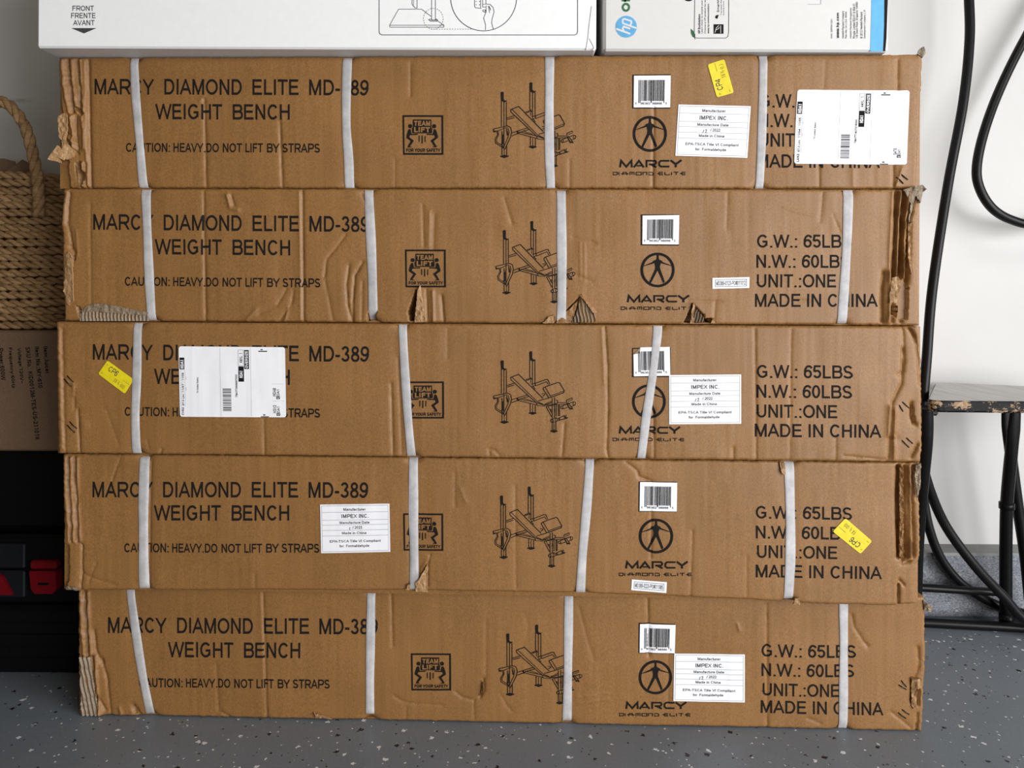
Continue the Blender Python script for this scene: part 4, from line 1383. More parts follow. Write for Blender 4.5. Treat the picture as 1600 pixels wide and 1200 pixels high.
def ship_sticker(q, k):
    """k: words that differ from label to label"""
    a = Art()
    U = lambda x: (x - 45) / 1475
    V = lambda y: (y - 60) / 975
    a.poly(rounded(0, 0, 1, 1, .022, .035), 0, 0)
    R = lambda x0, y0, x1, y1, m=1, l=1: a.rect(U(x0), V(y0), U(x1), V(y1), m, l)

    def up(t, x0, x1, ytop, ybot, m=1, l=1, b=0.0):     # reads upwards
        a.text(t, [(U(x0), V(ybot)), (U(x0), V(ytop)), (U(x1), V(ytop)), (U(x1), V(ybot))], m, l, b + 0.02)
    R(615, 75, 618, 1020, 2); R(1038, 75, 1041, 1020, 2)
    R(55, 215, 122, 378); up('HDA1', 68, 112, 250, 365, 0, 2, 0.03)
    for y0, y1 in ((392, 540), (555, 700), (712, 885)):
        for r in ((68, y0, 71, y1), (127, y0, 130, y1), (68, y0, 130, y0 + 3), (68, y1 - 3, 130, y1)):
            R(*r, m=2)
    up(k['d2'], 84, 112, 425, 530); up(k['d1'], 84, 112, 575, 690); up(k['lb'] + ' Lbs', 84, 112, 722, 876); up(k['c'], 74, 106, 905, 1010, b=0.02)
    up('CVG', 136, 148, 480, 520, 2); up('DFW', 136, 148, 630, 668, 2)
    up('TX United States', 289, 311, 485, 705, b=0.02)
    y = 640
    rnd = random.Random(k['seed'])
    while y < 960:
        h = rnd.choice([3, 5, 8, 12, 16])
        R(648, y, 765, min(y + h, 965), rnd.choice([1, 3, 3]))
        y += h + rnd.choice([4, 5, 8])
    up(k['tba'], 824, 852, 445, 758, b=0.01)
    for r in ((866, 102, 870, 322), (938, 102, 942, 322), (866, 102, 942, 106), (866, 318, 942, 322)):
        R(*r, m=3)
    up('AMXL', 885, 925, 190, 285, b=0.01); up('1', 885, 925, 148, 160)
    R(868, 330, 945, 543); up('HDA1', 882, 928, 395, 490, 0, 2, 0.02)
    R(952, 103, 1017, 367); up('OVERSIZE', 966, 1003, 118, 355, 0, 2, 0.01)
    for i, (t, y0, y1) in enumerate(k['br']):
        up(t, 1340, 1385, y0, y1); R(1388, y1, 1437, y1 + 40); up('C', 1398, 1427, y1 + 8, y1 + 32, 0, 2); up('DA1', 1395, 1432, y0 + 20, y1 - 6)
        R(1333, y0 - 60, 1490, y0 - 57, 2)
    R(1150, 112, 1270, 128, 3); R(1180, 88, 1210, 104, 3); R(1170, 1022, 1280, 1034, 3); R(1200, 995, 1232, 1012, 3)
    return a.mapped(quadmap(q)), [PAPER, INK, INK_PALE, INK_GREY]


C = [Carton(s) for s in SPEC]

# ---- carton prints
TEAMQ = [(629, 180, 693, 242), (633, 390, 697, 449), (630, 596, 694, 654), (630, 802, 693, 860.5), (642, 1021, 705, 1079)]
BENCHQ = [(829.5, 129, 866, 261.5), (831, 345.5, 864.5, 474), (829.3, 549, 865.5, 676), (827, 760, 861, 887), (838.5, 976, 875.5, 1101)]
LOGOQ = [(1015.4, 209.1, 1, 1), (1027.4, 421.8, 1, 0.965), (1014, 627.5, 0.985, 0.955), (1025, 837.5, 1.005, 0.97), (1024, 1058, 0.98, 0.942)]
TITLES = [(148, 123, 0.004, 1.0, 39, 100), (146.5, 334.5, 0.0085, 1.006, 38, 97.5), (145.5, 537.5, 0.008, 1.008, 37.5, 98), (145, 752.5, 0.002, 1.006, 36.5, 96.3), (169.5, 964, 0.0072, 0.983, 38, 95)]
WEIGHTS = [([(1187, 1333), (1186, 1330), (1185, 1308), (1183, 1375)], (147, 177.5, 208, 241), 21, 0.004),
           ([(1183, 1331), (1182, 1328), (1181, 1306.5), (1180, 1372)], (366.5, 398, 428.5, 459), 20.5, 0.001),
           ([(1183, 1332.5), (1182.5, 1331), (1181, 1308), (1180, 1377)], (570, 601, 632, 662), 20.5, 0.008),
           ([(1181, 1331), (1181, 1329), (1181, 1308), (1181, 1378)], (790, 821, 851.5, 882), 20, 0.016),
           ([(1190, 1338), (1190, 1335), (1190, 1312), (1189, 1380)], (1006, 1036, 1067, 1094), 20, 0.018)]
FRAMES = [[(989, 117.5), (1047.5, 117), (1046.5, 168.8), (988.8, 168.8)], [(1002, 336), (1060, 336), (1060, 383), (1002, 382.5)], [(988.5, 544.5), (1047, 543.5), (1047, 588.5), (988.5, 588.5)],
          [(998.8, 753), (1057, 753.5), (1057, 799), (998.5, 798.5)], [(998.8, 974), (1054, 975.5), (1054, 1021), (998.5, 1019.5)]]
for i, c in enumerate(C):
    art = title(*TITLES[i])
    art.extend(weights(*WEIGHTS[i]))
    art.extend(bench_at(*BENCHQ[i]))
    art.extend(logo_at(*LOGOQ[i]))
    art.extend(frame_art(FRAMES[i], 1.6))
    ta, tb = team_at(*TEAMQ[i])
    art.extend(ta)
    c.print_on(art)
    n0 = len(c.fm)
    c.print_on(tb)
    for j in range(n0, len(c.fm)):
        c.fm[j] = 0
    c.finish()
    for st, wpx in zip(SPEC[i]['straps'], SPEC[i]['sw']):
        c.strap(st, wpx)

# ---- stickers on the cartons
def put(i, name, sq, label=None, lift=0.9):
    art, mats = sq
    return C[i].sticker(name, art, mats, lift, label)


put(0, 'barcode_label', barcode_sticker([(990.5, 118.5), (1048, 118), (1047, 168), (990, 168)], 5), 'white barcode label')
put(1, 'barcode_label', barcode_sticker([(1004, 337), (1061, 336.2), (1060.3, 382), (1003.5, 381.7)], 5), 'white barcode label')
put(2, 'barcode_label', barcode_sticker([(989.5, 543), (1046.5, 542), (1047.3, 587), (990.5, 588)], 5, True), 'white barcode label with a folded corner')
put(3, 'barcode_label', barcode_sticker([(1000, 753), (1058, 754), (1057.3, 799), (999.3, 798)], 5), 'white barcode label')
put(4, 'barcode_label', barcode_sticker([(1000, 975), (1055.5, 976), (1054.3, 1020.7), (999.3, 1019.3)], 5), 'white barcode label')
put(0, 'maker_label', maker_sticker([(1060, 163.5), (1173, 166), (1167.5, 246.8), (1055, 243.5)], '2022', '12'), 'white manufacturer label')
put(2, 'maker_label', maker_sticker([(1045.5, 586), (1158, 585), (1158, 662), (1045.5, 662.8)], '2022', '12'), 'white manufacturer label')
put(3, 'maker_label', maker_sticker([(500.5, 788), (608.7, 786.5), (610, 862), (502, 864)], '2023', '1'), 'white manufacturer label')
put(4, 'maker_label', maker_sticker([(1053.5, 1021), (1163.5, 1022), (1163.5, 1097.3), (1052, 1094.7)], '2022', '12'), 'white manufacturer label')
put(1, 'lot_label', lot_sticker([(1113, 434.3), (1171, 433), (1170.5, 450), (1113, 451.3)], 'MD389-0123-PO#011012'), 'small white lot label')
put(3, 'lot_label', lot_sticker([(987.3, 905.3), (1042, 909.5), (1041, 926.5), (986.3, 922)], 'MD389-0223-PO#011085'), 'small white lot label')
put(0, 'yellow_sticker', yellow_sticker([(1120, 152.5), (1105.5, 101), (1131.5, 92.5), (1146.5, 145)], 'CP4'), 'yellow sticker')
put(2, 'yellow_sticker', yellow_sticker([(168.5, 563), (209, 593), (195, 615.5), (153.5, 584)], 'CP6'), 'yellow sticker')
put(3, 'yellow_sticker', yellow_sticker([(1344, 865), (1300.5, 830), (1320.5, 809), (1362, 845)], 'CP6'), 'yellow sticker stuck on upside down')
put(0, 'shipping_label', ship_sticker([(1245.5, 140.5), (1421, 141.5), (1416, 257.5), (1240.5, 256)],
    dict(d2='11/05', d1='11/04', lb='67.0', c='LAN2', tba='TBA771807219000', seed=4, br=[('SAT6', 820, 905)])), 'white shipping label')
put(2, 'shipping_label', ship_sticker([(279.8, 541), (445.5, 542.5), (447.5, 652), (281.5, 651)],
    dict(d2='11/08', d1='11/07', lb='67.0', c='CVG2', tba='TBA773648697000', seed=9, br=[('HDA8', 630, 742), ('HSV2', 868, 975)])), 'white shipping label')

# ---- tears, scraps, staples
c = C[0]
c.flap([(98, 214, 2), (110, 228, 4), (118, 238, 3), (116, 246, 3), (103, 252, 6), (94, 247, 7), (100, 232, 6)], KRAFT_PALE)
c.flap([(94, 228, 6), (101, 236, 8), (96, 250, 4), (100, 256, 6), (80, 250, 9), (86, 242, 10)], KRAFT_PALE)
c.flap([(92, 184, 2), (102, 178, 5), (108, 182, 4), (107, 204, 3), (104, 226, 5), (94, 214, 3)], KRAFT_PALE)
c.flap([(110, 254, -2), (120, 262, -1), (122, 292, -1), (111, 293, -2)], KRAFT)
c.flap([(1432, 85, 1), (1436, 76, 4), (1441, 74, 5), (1445, 84, 3), (1441, 90, 1)], KRAFT_GREY)
for a in ((1400, 277, 1411, 287), (1405, 271, 1418, 281)):
    c.staple(*a)
c = C[1]
c.flap([(104, 400, 1), (110, 394, 4), (116, 404, 5), (117, 470, 4), (108, 478, 1), (100, 455, 1)], KRAFT_PALE)
c.flutes([(125, 503), (126, 489), (132, 485), (228, 491), (232, 497), (234, 503)], 5.6, 1.7, 1.2)
c.flap([(128, 486, 2), (138, 478, 3), (156, 474, 4), (185, 478, 4), (232, 488, 2.5), (229, 493, 2.5), (160, 487, 3.6), (132, 487, 3)], KRAFT_GREY)
c.flap([(648, 503, 1), (654, 452, 6), (658, 446, 5), (663, 480, 4), (665, 503, 2)], KRAFT_PALE)
c.flutes([(893, 505), (900, 490), (906, 468), (914, 466), (931, 489), (930, 505)], 5.4, 2.2, 0.4, -0.15)
c.flap([(905, 462, 3), (909, 459, 2), (933, 488, 2), (928, 491, 4), (912, 468, 5)], KRAFT)
c.flap([(848, 505, 2), (858, 494, 5), (868, 492, 6), (866, 505, 2)], KRAFT_PALE)
c.flap([(868, 505, -2), (884, 488, 0), (903, 470, 1), (899, 488, -1), (893, 505, -2)], KRAFT)
c.flutes([(1078, 505), (1082, 476), (1088, 482), (1100, 494), (1102, 505)], 4.6, 2.6, -2.5, 0.3)
c.flap([(1078, 505, 2), (1080, 490, 3), (1082, 472, 6), (1085, 478, 4), (1083, 492, 4), (1084, 505, 2)], KRAFT_PALE)
c.flap([(1110, 505, 1), (1114, 496, 4), (1121, 505, 2)], KRAFT_PALE)
c.flap([(1392, 434, 2), (1401, 432, 5), (1405, 440, 6), (1398, 472, 5), (1388, 474, 3), (1389, 458, 3)], KRAFT_PALE)
c.flap([(1410, 297, 3), (1424, 292, 6), (1438, 289, 7), (1444, 296, 6), (1440, 302, 4), (1436, 318, 3), (1428, 306, 4), (1424, 330, 1), (1419, 352, 0), (1422, 318, 2)], KRAFT_GREY)
c.flap([(1419, 350, 1), (1423, 348, 3), (1421, 400, 2), (1424, 428, 1), (1418, 402, 1)], KRAFT_PALE)
c = C[2]
for a in ((100, 592, 112, 604), (105, 587, 115, 597), (105, 664, 117, 676), (109, 659, 120, 670), (1405, 633, 1411, 643), (1410, 628, 1421, 638), (1409, 688, 1420, 699), (1416, 684, 1426, 693)):
    c.staple(*a)
c = C[3]
c.flap([(650, 924, 1), (650, 909, 3), (657, 901, 5), (669, 880, 3), (668, 924, 2)], KRAFT_PALE)
c.flap([(634, 921, 1), (638, 912, 4), (642, 910, 4), (640, 921, 2)], KRAFT_PALE)
c.flap([(1218, 722, 1), (1225, 723, 4), (1226, 742, 3), (1220, 738, 3)], KRAFT_PALE)
c.flap([(1239, 944, 1), (1241, 933, 5), (1247, 932, 5), (1250, 944, 2)], KRAFT_PALE)
c.flap([(104, 921, 1), (106, 914, 4), (121, 917, 4), (126, 922, 2)], KRAFT_GREY)
c.flap([(1430, 727, 2), (1437, 722, 4), (1436, 760, 3), (1433, 778, 2), (1428, 745, 3)], KRAFT_GREY)
c.flap([(1404, 730, 3), (1409, 728, 5), (1410, 800, 5), (1409, 872, 3), (1404, 868, 2)], KRAFT)
c = C[4]
c.flap([(1423, 1058, 2), (1428, 1056, 7), (1431, 1060, 6), (1429, 1104, 5), (1427, 1107, 5), (1423, 1100, 2)], KRAFT_PALE)
c.flap([(1430, 1060, 3), (1437, 1058, 5), (1437, 1072, 5), (1430, 1075, 4)], KRAFT_PALE)
c.flap([(1442, 938, 2), (1446, 941, 5), (1455, 945, 3), (1453, 955, 3), (1443, 952, 2)], KRAFT_GREY)
c.flutes([(125, 1026), (141, 1026), (150, 1080), (158, 1119), (128, 1119)], 6.5, 1.4, 1.6, -0.2)
c.flap([(490, 1112, 1), (494, 1113, 5), (520, 1121, 4), (516, 1123, 2), (492, 1120, 1)], KRAFT_PALE)
c.flap([(752, 1070, 1), (755, 1062, 3), (756, 1080, 4), (752, 1088, 2)], KRAFT)
for a in ((1404, 1070, 1416, 1077), (1408, 1063, 1416, 1073), (1403, 1113, 1415, 1122), (1409, 1108, 1420, 1116)):
    c.staple(*a)


# ------------------------------------------------------------------ the two white boxes lying on the stack
class Slab:
    """a box facing the camera squarely; local front plane at -depth/2"""
    def __init__(s, name, label, cat, x0, x1, Y, Z0, Z1, dep, mat, bev=0.0025):
        A, B = x0, x1
        s.W, s.H, s.D, s.X0, s.Y, s.Z0 = B - A, Z1 - Z0, dep, A, Y, Z0
        s.root = bpy.data.objects.new(name, None)
        COL.objects.link(s.root)
        s.root.location = ((A + B) / 2, Y + dep / 2, Z0)
        tag(s.root, label, cat)
        s.mb = MB()
        s.mb.box((-s.W / 2, -dep / 2, 0), (s.W / 2, dep / 2, s.H), 0, bev)

    def local(s, P):
        out = []
        for x, y in P:
            p = pt(x, y, s.Y)
            out.append((p.x - s.X0 - s.W / 2, -s.D / 2, p.z - s.Z0))
        return np.array(out)

    def print_on(s, art, lift=0.35):
        for t, m, l in art.T:
            X = s.local(t)
            X[:, 1] -= (lift + 0.15 * l) * MM
            a, b, c_ = t
            cr = (b[0] - a[0]) * (c_[1] - a[1]) - (b[1] - a[1]) * (c_[0] - a[0])
            s.mb.add(X, [(0, 1, 2) if cr < 0 else (0, 2, 1)], m)


ZT = 0.9758
mon = Slab('monitor_arm_box', 'wide white box with an assembly drawing, lying on the stack at left', 'box',
           (56 - 800) * 1.0895 / F, (930 - 800) * 1.0895 / F, 1.0895, ZT, ZT + 0.30, 0.36, WHITECARD)
a = Art()
a.line('FRONT', 113.5, 9, 147, 17, 1); a.line('FRENTE', 111.5, 20.3, 149.5, 28.6, 1); a.line('AVANT', 114.5, 31.5, 148, 39.6, 1)
a.poly([(111.5, 44), (151, 44), (131.5, 52.3)], 1)
K = lambda *p, w=0.8, cl=False: a.stroke([(580 + x / 6.4, y / 6.4) for x, y in p], w, 1, 0, cl)
a.stroke([(592.5, -90), (592.5, 49), (593.5, 53), (597, 54.6), (898, 54.8), (901.5, 53), (902.5, 49), (902.5, -90)], 1.0, 1)
K((187, 272), (187, 250), (275, 92), (505, 92), (600, 165)); K((187, 252), (728, 252), (728, 272), (187, 272)); K((660, 205), (728, 252))
K((605, -200), (605, 195)); K((643, -200), (643, 195)); K((575, 195), (610, 188)); K((575, 195), (595, 212), (660, 212), (665, 200), (645, 190), w=1.1); K((600, 200), (655, 200), w=1.2)
K((410, -200), (410, 45), (440, 80), (460, 80), (460, -200)); K((425, -100), (425, 55), w=0.6)
for i in range(26):
    t0, t1 = 2 * math.pi * i / 26, 2 * math.pi * (i + 0.55) / 26
    K((622 + 98 * math.cos(t0), 188 + 104 * math.sin(t0)), (622 + 98 * math.cos(t1), 188 + 104 * math.sin(t1)), w=0.7)
for i in range(17):
    K((600 + i * 26, 292), (613 + i * 26, 292), w=0.7)
K(*[(1125 + 330 * math.cos(math.radians(t)), -25 + 334 * math.sin(math.radians(t))) for t in range(-60, 245, 5)], w=1.1)
K((1035, -150), (1035, 65), (1045, 78), (1105, 85)); K((1095, -100), (1095, 80)); K((1115, -100), (1115, 70)); K((1148, -100), (1148, 40))
for y in (15, 48):
    for x in (1050, 1085):
        a.ellipse(580 + x / 6.4, y / 6.4, 0.7, 0.7, 1, n=10)
K((1120, 45), (1150, 40), (1190, 45), (1220, 75), (1230, 120), (1210, 190), (1205, 230), (1222, 290)); K((1115, 70), (1145, 72)); K((1120, 100), (1145, 100), (1140, 125), (1115, 110), (1120, 100))
K((1150, 55), (1150, 120), (1125, 180), (1145, 250), (1143, 300)); K((1170, 60), (1195, 90)); K((1175, 70), (1185, 130)); K((1180, 60), (1195, 105))
mon.print_on(a)
mon.mb.build('box_body', [WHITECARD, INK_GREY], mon.root)
# creased corner at its right end
mb = MB()
for P in ([(925, 10), (921, 40), (919, 60), (916, 78)], [(921, 60), (928, 74), (926, 79)]):
    L = mon.local(P)
    mb.tube([(x, y - 0.0002, z) for x, y, z in spline(L, 5)], 0.0009, 6)
mb.build('corner_crease', WHITECARD, mon.root)

hp = Slab('printer_box', 'white printer box with a blue edge strip, lying on the stack at right', 'box',
          (942 - 800) * 1.092 / F, (1387 - 800) * 1.092 / F, 1.092, ZT, ZT + 0.32, 0.36, HPCARD, 0.003)
a = Art()
a.poly([(1366, -262), (1384, -262), (1381, 40), (1379.3, 80.3), (1359.5, 80.3), (1361, 30)], 2)
a.poly([(1384, -262), (1387, -262), (1387, 2), (1385, 60), (1383, 80), (1379.8, 80.3), (1381.4, 40)], 1)
a.ellipse(978.4, 41.8, 16.6, 17.0, 3, n=48)
# white letters of the round logo, reading upwards
Wt = lambda *p, w=3.0: a.stroke([(940 + x / 7.27, y / 7.27) for x, y in p], w, 0, 1)
Wt((165, 328), (325, 386), w=3.0); Wt((252, 352), (238, 325), (250, 303), (325, 328), w=2.8)
Wt((395, 322), (238, 265), w=2.8); Wt((238, 265), (240, 225), (255, 216), (335, 240), (338, 260), (325, 290), w=2.8)
up = lambda t, x0, x1, yt, yb, m=1, b=0.0: a.text(t, [(x0, yb), (x0, yt), (x1, yt), (x1, yb)], m, 0, b)
up('Off', 971.5, 984.5, -8, 18.5, 4, 0.045)
a.ellipse(1076, -1.5, 6.5, 3.6, 1, n=24)
a.stroke([(1086.5, -60), (1084.8, 52), (1086, 59), (1090, 59.5), (1134, 59.5), (1137.5, 57), (1138.5, 50), (1139, -60)], 0.7, 1)
a.poly([(1079.3, 45), (1083.5, 48.5), (1086.3, 54), (1086, 59), (1082, 57.5), (1079.5, 52)], 4)
a.stroke([(1080.5, 46.5), (1086.3, 61.5)], 0.6, 1)
up('HP EcoSolutions', 1090.8, 1094.3, 22, 52.5, 1, 0.03)
up('Learn more: to recycle your product', 1095.6, 1098.6, -15, 52.5, 5); up('Choose a HP product for recycling', 1100.5, 1103.5, -12, 52.5, 5)
up('www.hp.com/ecosolutions', 1105.4, 1108.6, 6, 52.5, 1, 0.02)
a.poly([(1115, 38), (1130.5, 38), (1130.5, 52.8), (1115, 52.8)], 1)
for P in ([(1117, 51), (1119, 44), (1123, 40)], [(1118, 47), (1121, 46), (1124, 43)], [(1126, 40), (1126, 52)]):
    a.stroke(P, 0.8, 0, 1)
a.poly([(1117, 27), (1119, 24), (1123, 23), (1121, 29.5), (1119, 29)], 1)
up('SmartWay', 1120.5, 1124.5, -8, 19, 1); up('Transport Partner', 1126, 1128.3, -8, 24, 5); up('Getting there', 1130, 1131.8, 2, 24, 5)
a.stroke([(1262, 6.7), (1282.5, 6.7), (1283.8, -40)], 0.7, 6)
for t, x0, x1, yt, m, b in (('HHN. Q5P0N-1201', 1298, 1300.6, 30, 5, 0), ('www.hp.com', 1306.5, 1312, 20, 1, 0.03), ('Hewlett-Packard Company', 1315.5, 1319.3, 17, 5, 0), ('Palo Alto, CA U.S.A. 94304', 1320.3, 1323.6, 18.5, 5, 0),
                            ('Hewlett-Packard (Singapore)', 1327.8, 1331, 12.5, 5, 0), ('Private Limited 502-01 & 604-01', 1332.5, 1336.3, 6, 5, 0), ('138 Depot Road, Singapore 109683', 1337.3, 1341, 3, 5, 0),
                            ('© 2012 Hewlett-Packard', 1344, 1347.6, 19, 5, 0), ('Development Company, L.P.', 1349.5, 1353, 15, 5, 0)):
    up(t, x0, x1, yt, 60, m, b)
hp.print_on(a)
hp.mb.build('box_body', [HPCARD, INK, BLUE, BLUE2, GREEN, INK_GREY, INK_PALE], hp.root)


# ------------------------------------------------------------------ stool at the right
seat_z = 0.4565
st = bpy.data.objects.new('folding_stool', None)
COL.objects.link(st)
st.location = (0.92, 1.40, 0)
tag(st, 'black metal folding stool with a worn grey woodgrain seat, right of the cartons', 'stool')
SL = Vector(st.location)


def seat_outline(inset):
    corners = [Vector((0.688, 1.281)), Vector((1.10, 1.268)), Vector((1.10, 1.437)), Vector((0.842, 1.537))]
    n = len(corners)
    out = []
    for i in range(n):
        p, a_, b_ = corners[i], corners[i - 1], corners[(i + 1) % n]
        r = 0.045 if i == 2 else 0.030
        p0, p1 = p + (a_ - p).normalized() * r, p + (b_ - p).normalized() * r
        for k in range(7):
            t = k / 6
            out.append((1 - t) ** 2 * p0 + 2 * t * (1 - t) * p + t * t * p1)
    c_ = sum(out, Vector((0, 0))) / len(out)
    return [p + (c_ - p).normalized() * inset for p in out]


TH = 0.0195
rings = [(0.004, seat_z - TH), (0.0, seat_z - TH + 0.003), (0.0, seat_z - 0.003), (0.002, seat_z - 0.0005), (0.003, seat_z)]
V, FA, FM = [], [], []
m = 28
for ins, z in rings:
    V += [(p.x - SL.x, p.y - SL.y, z) for p in seat_outline(ins)]
for r in range(len(rings) - 1):
    for j in range(m):
        j2 = (j + 1) % m
        FA.append((r * m + j, r * m + j2, (r + 1) * m + j2, (r + 1) * m + j)); FM.append(0)
FA.append(tuple(range(m))[::-1]); FM.append(0)
FA.append(tuple(range((len(rings) - 1) * m, len(rings) * m))); FM.append(1)
mesh('seat', V, FA, [SEATEDGE, SEATTOP], FM, False, st)


def rod(name, P, r, mat=BLACKMETAL, flat=None, sub=6, parent=st, caps=()):
    mb = MB()
    Q = spline([Vector(p) - SL for p in P], sub)
    fl = None
    if flat:
        k = np.linspace(0, len(flat) - 1, len(Q))
        fl = [(np.interp(t, range(len(flat)), [f[0] for f in flat]), np.interp(t, range(len(flat)), [f[1] for f in flat])) for t in k]
    mb.tube(Q, r, 14, 0, fl)
    return mb.build(name, mat, parent)


zs = seat_z - TH - 0.001
pe = pz(1586, 652, 0) * 0
legE = [(pt(1588, 640, 1.40).x, 1.40, zs), pt(1584, 672, 1.405), pt(1579, 720, 1.42), pt(1573, 790, 1.44), pt(1571.5, 880, 1.46), (pt(1572, 960, 1.472).x, 1.472, 0.014)]
o = rod('leg', legE, 0.0108, flat=[(0.45, 0.75), (0.5, 1.1), (1, 1), (1, 1), (1, 1), (1, 1)])
mb = MB(); b_ = Vector(legE[-1]) - SL; mb.tube([(b_.x, b_.y, 0.0005), (b_.x, b_.y, 0.024)], 0.0122, 16); mb.build('foot_cap', RUBBER, o)
q = Vector(legE[3]) - SL
mb = MB(); mb.tube([q + Vector((0, 0, -0.006)), q + Vector((0, 0, 0.006))], 0.0132, 14); mb.build('collar', BLACKMETAL, o)
legF = [(pt(1573, 640, 1.46).x, 1.46, zs), pt(1574, 665, 1.462), pt(1580, 715, 1.465), pt(1590, 790, 1.47), pt(1602, 870, 1.472), (pt(1612, 950, 1.473).x, 1.473, 0.014)]
o = rod('leg', legF, 0.0100, flat=[(0.45, 0.9), (0.5, 1.1), (1, 1), (1, 1), (1, 1), (1, 1)])
mb = MB(); b_ = Vector(legF[-1]) - SL; mb.tube([(b_.x, b_.y, 0.0005), (b_.x, b_.y, 0.024)], 0.0115, 16); mb.build('foot_cap', RUBBER, o)
legG = [(pt(1449, 640, 1.33).x, 1.33, zs), pt(1449, 668, 1.335), pt(1447, 700, 1.345), pt(1441, 760, 1.37), pt(1434, 850, 1.41), (pt(1430, 960, 1.445).x, 1.445, 0.014)]
o = rod('leg', legG, 0.0105, flat=[(0.7, 0.95), (0.7, 1.0), (0.9, 1.0), (1, 1), (1, 1), (1, 1)])
legH = [(pt(1440, 640, 1.45).x, 1.45, zs), pt(1438, 700, 1.455), pt(1432, 780, 1.462), pt(1426, 870, 1.467), (pt(1424, 950, 1.47).x, 1.47, 0.014)]
rod('leg', legH, 0.0100)
P1, P2 = pz(1432, 972, 0.0092), pz(1660, 984.5, 0.0092)
rod('floor_rail', [P1, (P1 + P2) / 2, P2], 0.0087)
P1, P2 = pt(1428, 917.5, 1.468), pt(1568, 926, 1.462)
rod('stretcher', [P1, (P1 + P2) / 2, P2], 0.0074)
for x, y, Y in ((1598, 648, 1.43), (1447, 646, 1.36)):
    p = pt(x, y, Y) - SL
    mb = MB(); mb.box((p.x - 0.016, p.y - 0.012, zs - 0.016), (p.x + 0.016, p.y + 0.012, zs), 0, 0.003)
    mb.build('bracket', BLACKMETAL, st)

# ------------------------------------------------------------------ black cable hanging in loops
R = 0.0088
path = [(1513, -260, 1.50), (1513, -120, 1.485), (1513.5, -20, 1.475), (1515, 60, 1.47), (1505, 160, 1.46), (1481, 290, 1.45), (1457, 450, 1.43), (1448, 560, 1.415), (1442.5, 625, 1.406), (1439, 685, 1.398), (1445, 740, 1.392),
        (1474, 815, 1.41), (1520, 880, 1.412), (1567, 931, 1.415), (1610, 972, 1.415), (1700, 995, 1.41), (1810, 960, 1.44), (1890, 760, 1.48), (1870, 380, 1.50), (1790, 0, 1.52), (1720, -70, 1.53), (1655, -30, 1.525),
        (1600, 63, 1.515), (1562, 140, 1.51), (1538, 205, 1.50), (1526.5, 258, 1.495), (1530, 292, 1.495), (1549, 324, 1.495), (1579, 343, 1.50), (1620, 350, 1.505), (1690, 330, 1.51), (1740, 240, 1.515), (1745, 60, 1.53), (1760, -150, 1.535),
        (1850, -140, 1.525), (1930, 300, 1.515), (1900, 760, 1.50), (1790, 960, 1.495), (1690, 970, 1.495), (1615, 963, 1.495), (1565, 948, 1.496), (1530, 931, 1.496), (1497, 907, 1.495), (1470, 872, 1.495), (1452, 826, 1.495), (1442, 775, 1.495), (1433, 720, 1.495), (1426, 690, 1.495)]
Q = []
for x, y, Y in path:
    p = pt(x, y, Y)
    p.z = max(p.z, R + 0.003)
    Q.append(p)
mb = MB()
mb.tube(spline(Q, 10), R, 14)
tag(mb.build('charging_cable', RUBBER), 'thick black cable hanging in loops before the white wall, right of the cartons', 'cable')

# ------------------------------------------------------------------ things at the left
# black tool chest
YT = 1.272
TX0, TX1, TZ = -1.30, -0.705, 0.3615
tc = bpy.data.objects.new('tool_chest', None); COL.objects.link(tc); tc.location = ((TX0 + TX1) / 2, YT + 0.13, 0)
tag(tc, 'black plastic tool chest with red latches, standing on the floor left of the cartons', 'tool box')
TL = Vector(tc.location)


def tbox(name, x0, y0, x1, y1, f, back, mat, bev=0.004, parent=tc):
    """panel given by picture corners at depth f"""
    A, B = pt(x0, y1, f), pt(x1, y0, f)
    mb = MB(); mb.box((A.x - TL.x, f - TL.y, A.z), (B.x - TL.x, back - TL.y, B.z), 0, bev)
    return mb.build(name, mat, parent)


mb = MB()
w2 = (TX1 - TX0) / 2
mb.box((-w2, -0.13, 0.0006), (w2, 0.10, 0.112), 0, 0.008)
for z in (0.028, 0.066):
    mb.box((-w2 - 0.002, -0.134, z), (w2 + 0.002, 0.10, z + 0.022), 0, 0.004)
mb.box((-w2 + 0.006, -0.122, 0.112), (w2 - 0.006, 0.10, 0.180), 0, 0.006)
mb.build('chest_body', BLACKPLASTIC, tc)
mb = MB()
mb.box((-w2 + 0.002, -0.126, 0.181), (w2 - 0.002, 0.10, 0.228), 0, 0.006)
mb.box((-w2 + 0.02, -0.110, 0.228), (w2 - 0.02, 0.10, TZ), 0, 0.012)
mb.build('lid', BLACKPLASTIC, tc)
for x0, x1 in ((-70, 38),):
    tbox('front_panel', x0, 850, x1, 888, YT - 0.0015, YT + 0.02, NAVYPLASTIC, 0.002)
    tbox('front_panel', x0, 892, x1, 934, YT - 0.0015, YT + 0.02, NAVYPLASTIC, 0.002)
o = tbox('latch', 45.5, 877, 87, 890.5, YT - 0.008, YT + 0.01, REDPLASTIC, 0.003)
o['label'] = 'red latch'
P = [(45.5, 892.5), (86.5, 892.5), (88, 920), (82, 928), (54, 928), (48, 920)]
mb = MB()
fr = [pt(x, y, YT - 0.010) - TL for x, y in P]
V = fr + [p + Vector((0, 0.022, 0)) for p in fr]
n = len(P)
mb.add(V, [tuple(range(n))[::-1], tuple(range(n, 2 * n))] + [(i, (i + 1) % n, n + (i + 1) % n, n + i) for i in range(n)])
mb.build('latch_flap', REDPLASTIC, o)
tbox('latch_slot', 59, 911, 75.5, 914.5, YT - 0.0112, YT, BLACKPLASTIC, 0.0004, o)
mb = MB()
P = [(-62, 930), (19, 930), (3, 901), (-4, 897), (-40, 897), (-47, 901)]
